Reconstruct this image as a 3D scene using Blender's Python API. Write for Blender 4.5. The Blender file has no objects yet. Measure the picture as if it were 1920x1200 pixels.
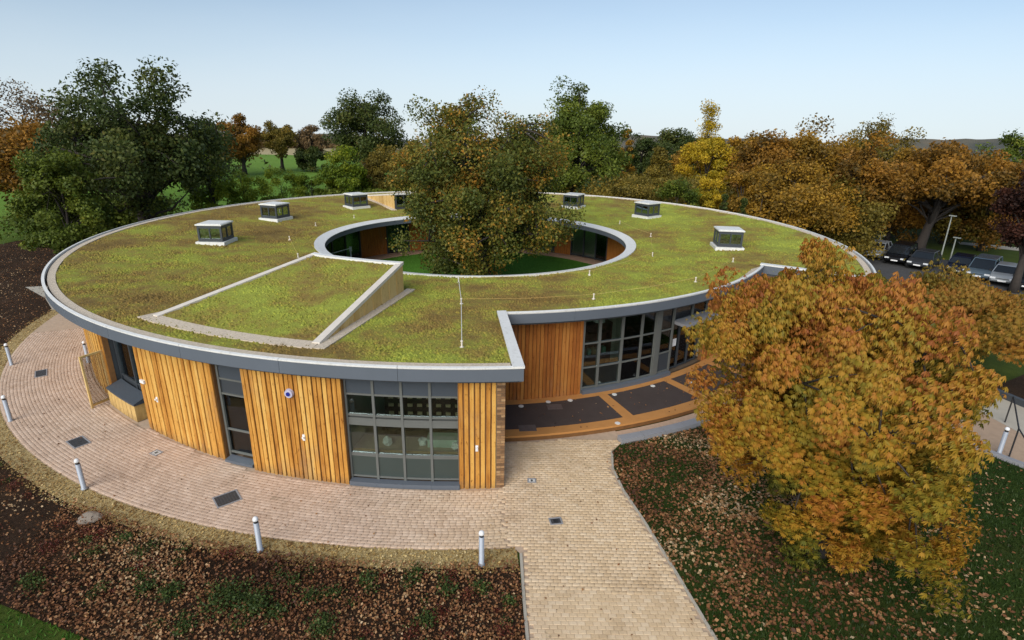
import bpy, math, random
import numpy as np
from mathutils import Vector, Matrix
rng = np.random.default_rng(7)
random.seed(7)
R = math.radians
SC = bpy.context.scene
COL = SC.collection

# ------------------------------------------------------------------ camera, sky, sun, exposure
CAM = np.array([1.988, -31.313, 9.144])
PITCH, ROLL, FPX = 0.33302, 0.01723, 1060.4
cp, sp, cr, sr = math.cos(PITCH), math.sin(PITCH), math.cos(ROLL), math.sin(ROLL)
C_FWD = np.array([0, cp, -sp]); C_R0 = np.array([1., 0, 0]); C_U0 = np.array([0, sp, cp])
C_R = cr * C_R0 + sr * C_U0; C_U = -sr * C_R0 + cr * C_U0
cam_d = bpy.data.cameras.new('camera'); cam = bpy.data.objects.new('camera', cam_d); COL.objects.link(cam)
cam_d.sensor_width = 36; cam_d.lens = 36 * FPX / 1920; cam_d.clip_start = 0.2; cam_d.clip_end = 5000
M = Matrix(((C_R[0], C_U[0], -C_FWD[0], CAM[0]), (C_R[1], C_U[1], -C_FWD[1], CAM[1]), (C_R[2], C_U[2], -C_FWD[2], CAM[2]), (0, 0, 0, 1)))
cam.matrix_world = M
SC.camera = cam

SUN_EL, SUN_AZ = R(34), R(205)      # azimuth measured clockwise from +Y
w = bpy.data.worlds.new('World'); SC.world = w; w.use_nodes = True
nt = w.node_tree; nt.nodes.clear()
wo = nt.nodes.new('ShaderNodeOutputWorld'); bg = nt.nodes.new('ShaderNodeBackground'); sky = nt.nodes.new('ShaderNodeTexSky')
sky.sky_type = 'NISHITA'; sky.sun_disc = False; sky.sun_elevation = SUN_EL; sky.sun_rotation = SUN_AZ
sky.air_density = 1.0; sky.dust_density = 1.2; sky.ozone_density = 1.2
tc = nt.nodes.new('ShaderNodeTexCoord'); va = nt.nodes.new('ShaderNodeVectorMath'); va.operation = 'ADD'; va.inputs[1].default_value = (0, 0, 0.055)
vn = nt.nodes.new('ShaderNodeVectorMath'); vn.operation = 'NORMALIZE'
nt.links.new(tc.outputs['Generated'], va.inputs[0]); nt.links.new(va.outputs[0], vn.inputs[0]); nt.links.new(vn.outputs[0], sky.inputs[0])
hs = nt.nodes.new('ShaderNodeHueSaturation'); hs.inputs['Saturation'].default_value = 0.74
nt.links.new(sky.outputs[0], hs.inputs['Color']); tm = nt.nodes.new('ShaderNodeMix'); tm.data_type = 'RGBA'; tm.blend_type = 'MULTIPLY'; tm.inputs[0].default_value = 1; tm.inputs[7].default_value = (.82, .91, .95, 1)
nt.links.new(hs.outputs[0], tm.inputs[6]); sx_ = nt.nodes.new('ShaderNodeSeparateXYZ'); nt.links.new(tc.outputs['Generated'], sx_.inputs[0])
hz = nt.nodes.new('ShaderNodeMapRange'); hz.interpolation_type = 'SMOOTHSTEP'; nt.links.new(sx_.outputs[2], hz.inputs[0])
for i_, v_ in enumerate((-.05, .22, .74, .0)): hz.inputs[i_ + 1].default_value = v_
cn = nt.nodes.new('ShaderNodeTexNoise'); cn.inputs['Scale'].default_value = 2.2; cn.inputs['Detail'].default_value = 5
cm = nt.nodes.new('ShaderNodeMapping'); cm.inputs['Scale'].default_value = (1, 1, 4); nt.links.new(tc.outputs['Generated'], cm.inputs[0]); nt.links.new(cm.outputs[0], cn.inputs['Vector'])
cf = nt.nodes.new('ShaderNodeMath'); cf.operation = 'MULTIPLY_ADD'; cf.inputs[1].default_value = .30; nt.links.new(cn.outputs['Fac'], cf.inputs[0]); nt.links.new(hz.outputs[0], cf.inputs[2]); 
cs = nt.nodes.new('ShaderNodeMath'); cs.operation = 'SUBTRACT'; cs.use_clamp = True; cs.inputs[1].default_value = .10; nt.links.new(cf.outputs[0], cs.inputs[0])
hm = nt.nodes.new('ShaderNodeMix'); hm.data_type = 'RGBA'; nt.links.new(cs.outputs[0], hm.inputs[0]); hm.inputs[7].default_value = (5.0, 5.45, 5.9, 1)
nt.links.new(tm.outputs[2], hm.inputs[6]); nt.links.new(hm.outputs[2], bg.inputs[0])
bg.inputs[1].default_value = 0.086
nt.links.new(bg.outputs[0], wo.inputs[0])
sl = bpy.data.lights.new('sun', 'SUN'); sl.energy = 1.7; sl.angle = R(50); sl.color = (1, .94, .86)
so = bpy.data.objects.new('sun', sl); COL.objects.link(so)
sd = Vector((math.sin(SUN_AZ) * math.cos(SUN_EL), math.cos(SUN_AZ) * math.cos(SUN_EL), math.sin(SUN_EL)))
so.rotation_euler = sd.to_track_quat('Z', 'Y').to_euler(); so.location = (0, 0, 60)
SC.view_settings.view_transform = 'Standard'; SC.view_settings.look = 'None'
SC.view_settings.exposure = 0.85; SC.view_settings.gamma = 1; SC.view_settings.use_curve_mapping = False
SC.render.engine = 'CYCLES'
SC.cycles.max_bounces = 6; SC.cycles.transparent_max_bounces = 12; SC.cycles.diffuse_bounces = 3; SC.cycles.use_denoising = True

# ------------------------------------------------------------------ helpers
def ray(px, py):
    d = (px - 960) / FPX * C_R + (600 - py) / FPX * C_U + C_FWD
    return d
def G(px, py, z=0.0):
    d = ray(px, py); t = (z - CAM[2]) / d[2]; return CAM + d * t
def atD(px, py, D):
    d = ray(px, py); t = D / math.hypot(d[0], d[1]); return CAM + d * t
def project(P):
    P = np.atleast_2d(P) - CAM; z = P @ C_FWD
    return np.stack([960 + FPX * (P @ C_R) / z, 600 - FPX * (P @ C_U) / z, z], -1)
def pol(r, a, z=0.0):
    a = R(a); return (r * math.cos(a), r * math.sin(a), z)

def tag(o, label=None, cat=None, group=None, kind=None):
    if label: o['label'] = label
    if cat: o['category'] = cat
    if group: o['group'] = group
    if kind: o['kind'] = kind
    return o
def empty(name, loc=(0, 0, 0), rz=0, label=None, cat=None, group=None, parent=None):
    o = bpy.data.objects.new(name, None); COL.objects.link(o); o.location = loc; o.rotation_euler = (0, 0, rz)
    o.empty_display_size = .2
    if parent: o.parent = parent
    return tag(o, label, cat, group)
def link(name, me, parent=None, loc=(0, 0, 0), rz=0, kind=None, label=None):
    o = bpy.data.objects.new(name, me); COL.objects.link(o); o.location = loc; o.rotation_euler = (0, 0, rz)
    if parent: o.parent = parent
    if kind: o['kind'] = kind
    if label: o['label'] = label
    return o
def copy_tree(o, parent=None):
    c = o.copy(); COL.objects.link(c); c.parent = parent
    for ch in list(o.children): copy_tree(ch, c)
    return c

class MB:
    def __init__(s): s.v = []; s.f = []; s.t = []
    def add(s, vs, fs, tint=None):
        b = len(s.v); s.v += [tuple(map(float, v)) for v in vs]; s.f += [tuple(i + b for i in f) for f in fs]
        s.t += [random.random() if tint is None else tint] * len(fs)
    def box(s, c, d, rz=0, rx=0, ry=0, tint=None):
        m = Matrix.Rotation(rz, 3, 'Z') @ Matrix.Rotation(ry, 3, 'Y') @ Matrix.Rotation(rx, 3, 'X')
        vs = []
        for x in (-.5, .5):
            for y in (-.5, .5):
                for z in (-.5, .5):
                    vs.append(Vector(c) + m @ Vector((x * d[0], y * d[1], z * d[2])))
        s.add(vs, [(0, 1, 3, 2), (4, 6, 7, 5), (0, 4, 5, 1), (2, 3, 7, 6), (0, 2, 6, 4), (1, 5, 7, 3)], tint)
    def hexa(s, b, t, tint=None):     # b,t: 4 points each, counter-clockwise seen from above
        s.add(list(b) + list(t), [(3, 2, 1, 0), (4, 5, 6, 7), (0, 1, 5, 4), (1, 2, 6, 5), (2, 3, 7, 6), (3, 0, 4, 7)], tint)
    def sweep(s, prof, a0, a1, n, caps=True, jit=0, tint=None):   # prof: closed (r,z) list swept about the z axis
        k = len(prof); vs = []
        for i in range(n + 1):
            a = a0 + (a1 - a0) * i / n
            for r, z in prof: vs.append(pol(r, a, z))
        fs = []
        for i in range(n):
            for j in range(k):
                q = (j + 1) % k
                fs.append((i * k + j, i * k + q, (i + 1) * k + q, (i + 1) * k + j))
        if caps: fs.append(tuple(range(k))[::-1]); fs.append(tuple(n * k + j for j in range(k)))
        s.add(vs, fs, tint)
    def tube(s, pts, rad, n=6, caps=True, tint=None):
        pts = [Vector(p) for p in pts]; m = len(pts)
        if not hasattr(rad, '__len__'): rad = [rad] * m
        vs = []
        for i, p in enumerate(pts):
            t = (pts[min(i + 1, m - 1)] - pts[max(i - 1, 0)])
            if t.length < 1e-6: t = Vector((0, 0, 1))
            t.normalize()
            u = t.cross(Vector((0, 0, 1)) if abs(t.z) < .9 else Vector((1, 0, 0))).normalized(); v = t.cross(u)
            for k in range(n):
                a = 2 * math.pi * k / n; vs.append(p + (u * math.cos(a) + v * math.sin(a)) * rad[i])
        fs = [(i * n + k, i * n + (k + 1) % n, (i + 1) * n + (k + 1) % n, (i + 1) * n + k) for i in range(m - 1) for k in range(n)]
        if caps: fs += [tuple(range(n))[::-1], tuple((m - 1) * n + k for k in range(n))]
        s.add(vs, fs, tint)
    def lathe(s, prof, n=16, c=(0, 0, 0), tint=None):
        s.tube_l = 0; vs = []; m = len(prof)
        for r, z in prof:
            for k in range(n):
                a = 2 * math.pi * k / n; vs.append((c[0] + r * math.cos(a), c[1] + r * math.sin(a), c[2] + z))
        fs = [(i * n + k, i * n + (k + 1) % n, (i + 1) * n + (k + 1) % n, (i + 1) * n + k) for i in range(m - 1) for k in range(n)]
        fs += [tuple(range(n))[::-1], tuple((m - 1) * n + k for k in range(n))]
        s.add(vs, fs, tint)
    def mesh(s, name, mat, smooth=False):
        me = bpy.data.meshes.new(name); me.from_pydata(s.v, [], s.f); me.materials.append(mat)
        at = me.attributes.new('tint', 'FLOAT', 'FACE'); at.data.foreach_set('value', np.array(s.t, dtype=np.float32))
        if smooth: me.polygons.foreach_set('use_smooth', [True] * len(me.polygons))
        me.update(); return me
    def build(s, name, mat, parent=None, smooth=False, loc=(0, 0, 0), rz=0, kind=None, label=None):
        return link(name, s.mesh(name, mat, smooth), parent, loc, rz, kind, label)

def npmesh(name, V, k, mat, tint=None, smooth=False, tri=False):
    """V: (n*k,3) vertices, n separate k-gons"""
    V = np.ascontiguousarray(V, dtype=np.float32); n = len(V) // k
    me = bpy.data.meshes.new(name); me.vertices.add(n * k); me.vertices.foreach_set('co', V.ravel())
    me.loops.add(n * k); me.loops.foreach_set('vertex_index', np.arange(n * k, dtype=np.int32))
    me.polygons.add(n); me.polygons.foreach_set('loop_start', np.arange(0, n * k, k, dtype=np.int32))
    me.update(calc_edges=True); me.materials.append(mat)
    if tint is not None:
        at = me.attributes.new('tint', 'FLOAT', 'FACE'); at.data.foreach_set('value', np.ascontiguousarray(tint, dtype=np.float32))
    return me
def npmesh_f(name, V, F, mat, tint=None, smooth=False):
    V = np.ascontiguousarray(V, dtype=np.float32); F = np.ascontiguousarray(F, dtype=np.int32); n, k = F.shape
    me = bpy.data.meshes.new(name); me.vertices.add(len(V)); me.vertices.foreach_set('co', V.ravel())
    me.loops.add(n * k); me.loops.foreach_set('vertex_index', F.ravel())
    me.polygons.add(n); me.polygons.foreach_set('loop_start', np.arange(0, n * k, k, dtype=np.int32))
    if smooth: me.polygons.foreach_set('use_smooth', np.ones(n, dtype=bool))
    me.update(calc_edges=True); me.materials.append(mat)
    if tint is not None:
        at = me.attributes.new('tint', 'FLOAT', 'FACE'); at.data.foreach_set('value', np.ascontiguousarray(tint, dtype=np.float32))
    return me

# ------------------------------------------------------------------ materials
class NT:
    def __init__(s, name):
        s.m = bpy.data.materials.new(name); s.m.use_nodes = True; s.t = s.m.node_tree; s.t.nodes.clear()
        s.out = s.n('ShaderNodeOutputMaterial')
    def n(s, ty, **k):
        q = s.t.nodes.new(ty)
        for a, b in k.items(): setattr(q, a, b)
        return q
    def l(s, a, b): s.t.links.new(a, b)
    def pos(s): return s.n('ShaderNodeNewGeometry').outputs['Position']
    def noise(s, scale, detail=4, rough=.55, vec=None, stretch=None):
        q = s.n('ShaderNodeTexNoise'); q.inputs['Scale'].default_value = scale; q.inputs['Detail'].default_value = detail; q.inputs['Roughness'].default_value = rough
        v = vec or s.pos()
        if stretch:
            mp = s.n('ShaderNodeMapping'); mp.inputs['Scale'].default_value = stretch; s.l(v, mp.inputs[0]); v = mp.outputs[0]
        s.l(v, q.inputs['Vector']); return q.outputs['Fac']
    def tint(s):
        q = s.n('ShaderNodeAttribute'); q.attribute_name = 'tint'; return q.outputs['Fac']
    def rnd(s): return s.n('ShaderNodeObjectInfo').outputs['Random']
    def ramp(s, fac, stops, interp='LINEAR'):
        q = s.n('ShaderNodeValToRGB'); q.color_ramp.interpolation = interp
        e = q.color_ramp.elements
        while len(e) < len(stops): e.new(.5)
        for i, (p, c) in enumerate(stops): e[i].position = p; e[i].color = (*c, 1)
        if fac is not None: s.l(fac, q.inputs[0])
        return q.outputs[0]
    def mix(s, fac, a, b, mode='MIX'):
        q = s.n('ShaderNodeMix', data_type='RGBA', blend_type=mode)
        for sock, v in ((q.inputs[0], fac), (q.inputs[6], a), (q.inputs[7], b)):
            if isinstance(v, (int, float)): sock.default_value = v
            elif isinstance(v, tuple): sock.default_value = (*v, 1)
            else: s.l(v, sock)
        return q.outputs[2]
    def math(s, op, a, b=0.0, c=None):
        q = s.n('ShaderNodeMath', operation=op)
        for i, v in enumerate((a, b) + ((c,) if c is not None else ())):
            if isinstance(v, (int, float)): q.inputs[i].default_value = v
            else: s.l(v, q.inputs[i])
        return q.outputs[0]
    def maprange(s, v, a, b, c=0., d=1.):
        q = s.n('ShaderNodeMapRange'); q.interpolation_type = 'SMOOTHSTEP'; s.l(v, q.inputs[0])
        for i, x in enumerate((a, b, c, d)): q.inputs[i + 1].default_value = x
        return q.outputs[0]
    def bump(s, h, strength=.3, dist=.02):
        q = s.n('ShaderNodeBump'); q.inputs['Strength'].default_value = strength; q.inputs['Distance'].default_value = dist; s.l(h, q.inputs['Height']); return q.outputs[0]
    def pbr(s, col, rough=.8, bump=None, metal=0., spec=None):
        b = s.n('ShaderNodeBsdfPrincipled')
        for sock, v in ((b.inputs['Base Color'], col), (b.inputs['Roughness'], rough)):
            if isinstance(v, (int, float)): sock.default_value = v
            elif isinstance(v, tuple): sock.default_value = (*v, 1)
            else: s.l(v, sock)
        b.inputs['Metallic'].default_value = metal
        if spec is not None: b.inputs['Specular IOR Level'].default_value = spec
        if bump is not None: s.l(bump, b.inputs['Normal'])
        s.l(b.outputs[0], s.out.inputs[0]); return s.m

def plain(name, col, rough=.6, metal=0., var=.12, scale=3., bump=0.):
    t = NT(name); f = t.noise(scale, 5)
    c = t.mix(f, tuple(x * (1 - var) for x in col), tuple(min(1, x * (1 + var)) for x in col))
    bp = t.bump(t.noise(scale * 12, 3), bump, .01) if bump else None
    return t.pbr(c, rough, bp, metal)

def leafmat(name, stops, trans=.3, rough=.55):
    t = NT(name)
    f = t.math('ADD', t.math('MULTIPLY', t.tint(), .75), t.math('MULTIPLY', t.noise(.35, 3), .25))
    c = t.ramp(f, stops)
    d = t.n('ShaderNodeBsdfPrincipled'); t.l(c, d.inputs['Base Color']); d.inputs['Roughness'].default_value = rough; d.inputs['Specular IOR Level'].default_value = .25
    tr = t.n('ShaderNodeBsdfTranslucent'); t.l(c, tr.inputs[0])
    mx = t.n('ShaderNodeMixShader'); mx.inputs[0].default_value = trans; t.l(d.outputs[0], mx.inputs[1]); t.l(tr.outputs[0], mx.inputs[2]); t.l(mx.outputs[0], t.out.inputs[0])
    return t.m
def glassmat(name, tintc, refl, gloss=(.8, .85, .9)):
    t = NT(name)
    tr = t.n('ShaderNodeBsdfTransparent'); tr.inputs[0].default_value = (*tintc, 1)
    gl = t.n('ShaderNodeBsdfGlossy'); gl.inputs['Color'].default_value = (*gloss, 1); gl.inputs['Roughness'].default_value = .03
    fr = t.n('ShaderNodeFresnel'); fr.inputs[0].default_value = 1.5
    fac = t.math('MINIMUM', t.math('ADD', t.math('MULTIPLY', fr.outputs[0], 1.3), refl), 1.)
    mx = t.n('ShaderNodeMixShader'); t.l(fac, mx.inputs[0]); t.l(tr.outputs[0], mx.inputs[1]); t.l(gl.outputs[0], mx.inputs[2]); t.l(mx.outputs[0], t.out.inputs[0])
    return t.m

MT = {}
def sedum_color(t):
    n1 = t.noise(.23, 5, .6); n2 = t.noise(1.1, 6, .65); n3 = t.noise(9, 4, .7)
    m = t.math('ADD', t.math('MULTIPLY', n1, .52), t.math('ADD', t.math('MULTIPLY', n2, .32), t.math('MULTIPLY', n3, .16)))
    # colour shifts across the roof: darker russet on the west, lime on the east
    sx = t.n('ShaderNodeSeparateXYZ'); t.l(t.pos(), sx.inputs[0])
    g = t.maprange(sx.outputs[0], -15, 8, .044, -.020)
    m = t.math('ADD', m, g)
    c = t.ramp(m, [(.35, (.365, .40, .066)), (.43, (.31, .345, .060)), (.48, (.275, .28, .052)), (.525, (.27, .225, .055)), (.58, (.225, .155, .05)), (.68, (.15, .10, .038))])
    v = t.noise(26, 3, .7)
    return t.mix(.8, c, t.ramp(v, [(.3, (.5, .5, .5)), (.5, (1, 1, 1)), (.72, (1.35, 1.3, 1.1))]), 'MULTIPLY'), v
t = NT('sedum'); c, v = sedum_color(t); MT['sedum'] = t.pbr(c, .95, t.bump(t.noise(30, 4, .7), .6, .04), spec=.1)
t = NT('sedum_tuft'); c, v = sedum_color(t)
c = t.mix(.4, c, t.ramp(t.tint(), [(0, (.7, .72, .6)), (.5, (1.05, 1.05, 1)), (.9, (1.35, 1.3, 1.05)), (1, (1.7, 1.35, .9))]), 'MULTIPLY'); MT['tuft'] = t.pbr(c, .95, spec=.1)

def timber(name, stops, grey=.0):
    t = NT(name)
    rnd = t.rnd()
    f = t.noise(1., 6, .65, stretch=(14, 14, .8))
    k = t.noise(2.2, 4, .6, stretch=(2, 2, 1))
    s_ = t.math('ADD', t.math('MULTIPLY', rnd, .26), t.math('ADD', t.math('MULTIPLY', f, .55), t.math('MULTIPLY', k, .30)))
    c = t.ramp(s_, stops)
    kn = t.ramp(t.noise(5, 3, .7, stretch=(3, 3, 1.2)), [(.30, (.35, .22, .14)), (.39, (1, 1, 1))])
    c = t.mix(.75, c, kn, 'MULTIPLY')
    sx = t.n('ShaderNodeSeparateXYZ'); t.l(t.pos(), sx.inputs[0])
    # damp splash zone and grey weathering patches with their own ragged outline
    wz = t.math('MULTIPLY', t.maprange(t.math('ADD', sx.outputs[2], t.math('MULTIPLY', t.noise(3, 4, .7), .8)), .75, .35), .45)
    c = t.mix(wz, c, (.16, .105, .06))
    gz = t.maprange(t.noise(.8, 5, .7, stretch=(1, 1, .45)), .54, .70)
    c = t.mix(t.math('MULTIPLY', gz, .38), c, (.27, .20, .125))
    return t.pbr(c, .75, t.bump(f, .35, .01), spec=.2)
MT['board'] = timber('cedar_board', [(.30, (.30, .115, .022)), (.42, (.46, .20, .036)), (.54, (.585, .285, .058)), (.68, (.68, .385, .095)), (.85, (.73, .48, .165))])
MT['board_red'] = timber('cedar_board_red', [(.25, (.22, .065, .014)), (.45, (.35, .115, .024)), (.6, (.46, .17, .035)), (.8, (.54, .24, .06)), (.95, (.58, .31, .09))])
MT['board_pale'] = timber('pale_board', [(.25, (.46, .27, .08)), (.5, (.62, .41, .15)), (.8, (.72, .52, .23))])
MT['batten'] = plain('batten_brown', (.19, .085, .025), .85, var=.4, scale=6)
t = NT('white_coping'); c = t.mix(t.noise(1.3, 5, .7), (.66, .65, .61), (.82, .81, .78)); c = t.mix(.6, c, t.ramp(t.noise(9, 5, .75), [(.30, (.62, .60, .54)), (.48, (1, 1, 1))]), 'MULTIPLY'); MT['white'] = t.pbr(c, .5)
MT['fascia'] = plain('grey_fascia', (.11, .127, .152), .5, var=.12, scale=.9)
MT['soffit'] = plain('dark_soffit', (.05, .055, .06), .7)
MT['frame'] = plain('grey_frame', (.13, .135, .125), .45)
MT['frame_dark'] = plain('anthracite_frame', (.045, .052, .06), .45)
MT['panel'] = plain('slate_panel', (.06, .072, .088), .4, var=.06)
MT['panel_green'] = plain('opaque_green_panel', (.045, .06, .055), .3, var=.1)
MT['glass'] = glassmat('window_glass', (.80, .87, .82), .02)
MT['glass_roof'] = glassmat('rooflight_glass', (.66, .78, .76), .30, (.82, .95, .97))
MT['stone'] = plain('pale_gravel', (.60, .50, .38), .95, var=.35, scale=14, bump=.8)
t = NT('brown_brick'); c = t.ramp(t.tint(), [(0, (.13, .07, .035)), (.4, (.24, .13, .06)), (.75, (.33, .185, .085)), (1, (.42, .26, .13))]); c = t.mix(.6, c, t.ramp(t.noise(14, 4, .7), [(.3, (.6, .6, .6)), (.7, (1.25, 1.2, 1.1))]), 'MULTIPLY'); MT['brick'] = t.pbr(c, .9, t.bump(t.noise(40, 3), .4, .01))
MT['mortar'] = plain('mortar', (.20, .15, .10), .95)
MT['plaster'] = plain('inside_plaster', (.42, .42, .36), .9)
MT['floor_in'] = plain('inside_floor', (.16, .11, .07), .5)
MT['rubber'] = plain('dark_rubber_surface', (.062, .044, .038), .85, var=.25, scale=2.5, bump=.3)
MT['orange'] = plain('orange_resin_band', (.52, .235, .065), .8, var=.15, scale=3)
MT['concrete'] = plain('grey_concrete', (.27, .27, .285), .85, var=.15, scale=2)
MT['steel'] = plain('bollard_steel', (.36, .39, .44), .5, .15)
MT['white_plastic'] = plain('white_cap', (.8, .8, .8), .4)
MT['cream'] = plain('cream_coping', (.70, .63, .54), .7, var=.15, scale=5)
MT['black'] = plain('black_plastic', (.02, .02, .022), .5)
MT['iron'] = plain('cast_iron', (.055, .055, .058), .6, var=.3, scale=30)
MT['asphalt'] = plain('asphalt', (.06, .06, .062), .9, var=.2, scale=1.5, bump=.3)
MT['pale_concrete'] = plain('pale_concrete', (.42, .38, .31), .85, var=.15, scale=2)
MT['bark'] = plain('bark', (.075, .055, .04), .95, var=.4, scale=6, bump=.8)
MT['bark_dark'] = plain('bark_dark', (.045, .036, .03), .95, var=.4, scale=6, bump=.8)
MT['rock'] = plain('boulder', (.28, .23, .18), .9, var=.3, scale=8, bump=.5)

def lawn_mat(name, a, b, c_, brown=None, k=.4):
    t = NT(name)
    n1 = t.noise(.25, 5, .6); n2 = t.noise(4, 5, .7); n3 = t.noise(40, 3, .7)
    f = t.math('ADD', t.math('MULTIPLY', n1, .5), t.math('ADD', t.math('MULTIPLY', n2, .3), t.math('MULTIPLY', n3, .2)))
    c = t.ramp(f, [(.35, a), (.5, b), (.64, c_)])
    if brown: c = t.mix(t.math('MULTIPLY', t.maprange(n1, .42, .62), k), c, brown)
    return t.pbr(c, .95, t.bump(n3, .5, .04), spec=.1)
MT['field'] = None
t = NT('field')
sx = t.n('ShaderNodeSeparateXYZ'); t.l(t.pos(), sx.inputs[0])
n1 = t.noise(.03, 5, .6); n2 = t.noise(1.2, 6, .7); n3 = t.noise(22, 3, .7)
f = t.math('ADD', t.math('MULTIPLY', n1, .4), t.math('ADD', t.math('MULTIPLY', n2, .35), t.math('MULTIPLY', n3, .25)))
near = t.ramp(f, [(.36, (.035, .052, .010)), (.5, (.05, .075, .012)), (.64, (.085, .11, .018))])
mead = t.ramp(f, [(.36, (.08, .16, .02)), (.5, (.12, .22, .03)), (.64, (.17, .26, .045))])
straw = t.ramp(f, [(.36, (.30, .24, .12)), (.5, (.38, .31, .17)), (.64, (.46, .38, .22))])
west = t.math('MULTIPLY', t.maprange(sx.outputs[0], -14, -30), t.maprange(sx.outputs[1], 6, 26))
c = t.mix(west, near, mead)
far = t.math('GREATER_THAN', t.math('ADD', sx.outputs[1], t.math('MULTIPLY', n1, 30)), 150)
c = t.mix(far, c, straw)
MT['field'] = t.pbr(c, .95, t.bump(n3, .5, .05), spec=.1)
MT['lawn'] = lawn_mat('lawn', (.018, .034, .006), (.028, .052, .009), (.04, .066, .012), (.07, .05, .018), .35)
MT['court_lawn'] = lawn_mat('court_lawn', (.05, .13, .014), (.07, .18, .02), (.09, .22, .026))
t = NT('mulch'); n1 = t.noise(.35, 5, .65); n3 = t.noise(28, 5, .75)
c = t.ramp(t.math('ADD', t.math('MULTIPLY', n1, .35), t.math('MULTIPLY', n3, .65)), [(.34, (.016, .010, .007)), (.5, (.042, .025, .015)), (.66, (.10, .058, .033))])
MT['mulch'] = t.pbr(c, 1., t.bump(n3, .9, .06), spec=.1)
t = NT('gravel_border'); n3 = t.noise(34, 4, .75)
c = t.ramp(n3, [(.32, (.16, .10, .035)), (.5, (.44, .32, .13)), (.66, (.66, .53, .28))]); MT['gravel'] = t.pbr(c, 1., t.bump(n3, .9, .04))
t = NT('joint_sand'); MT['joint'] = t.pbr(t.ramp(t.noise(6, 4), [(.3, (.42, .31, .22)), (.7, (.52, .39, .28))]), 1.)
t = NT('paver'); sx = t.n('ShaderNodeSeparateXYZ'); t.l(t.pos(), sx.inputs[0])
pink = t.ramp(t.tint(), [(0, (.53, .385, .285)), (.35, (.56, .415, .31)), (.7, (.59, .44, .335)), (1, (.63, .48, .37))])
yel = t.ramp(t.tint(), [(0, (.62, .455, .28)), (.35, (.665, .495, .31)), (.7, (.70, .53, .345)), (1, (.73, .57, .385))])
wear = t.noise(.55, 4, .6)
k = t.maprange(t.math('ADD', sx.outputs[0], t.math('MULTIPLY', wear, 4.)), .2, 6.)
c = t.mix(k, pink, yel)
c = t.mix(.8, c, t.ramp(t.noise(.9, 7, .72), [(.3, (.66, .62, .58)), (.48, (.97, .96, .95)), (.56, (1, 1, 1)), (.7, (1.15, 1.13, 1.08))]), 'MULTIPLY')
st = t.maprange(t.noise(1.7, 5, .75), .60, .72); c = t.mix(t.math('MULTIPLY', st, .45), c, (.14, .11, .06))
c = t.mix(.5, c, t.ramp(t.noise(60, 3, .6), [(.3, (.8, .8, .8)), (.7, (1.15, 1.15, 1.15))]), 'MULTIPLY')
MT['paver'] = t.pbr(c, .9, t.bump(t.noise(50, 3), .25, .006), spec=.25)
MT['litter'] = leafmat('leaf_litter', [(.05, (.05, .022, .014)), (.3, (.14, .06, .028)), (.5, (.24, .10, .04)), (.68, (.36, .19, .08)), (.85, (.48, .33, .18)), (.97, (.62, .5, .36))], .1)
MT['litter_gold'] = leafmat('leaf_litter_gold', [(.05, (.14, .07, .025)), (.4, (.34, .21, .07)), (.7, (.52, .38, .15)), (.95, (.66, .55, .32))], .1)
MT['green_plant'] = leafmat('green_plant', [(.1, (.025, .045, .012)), (.5, (.055, .09, .02)), (.9, (.11, .15, .035))], .25)
MT['blade'] = leafmat('grass_blade', [(.1, (.016, .034, .006)), (.5, (.032, .06, .010)), (.9, (.06, .09, .018))], .25)
MT['blade_bright'] = leafmat('grass_blade_bright', [(.1, (.035, .10, .012)), (.5, (.06, .16, .016)), (.9, (.10, .21, .03))], .25)
MT['red_shrub'] = leafmat('red_shrub', [(.1, (.05, .012, .010)), (.5, (.12, .028, .018)), (.9, (.22, .06, .03))], .25)
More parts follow.
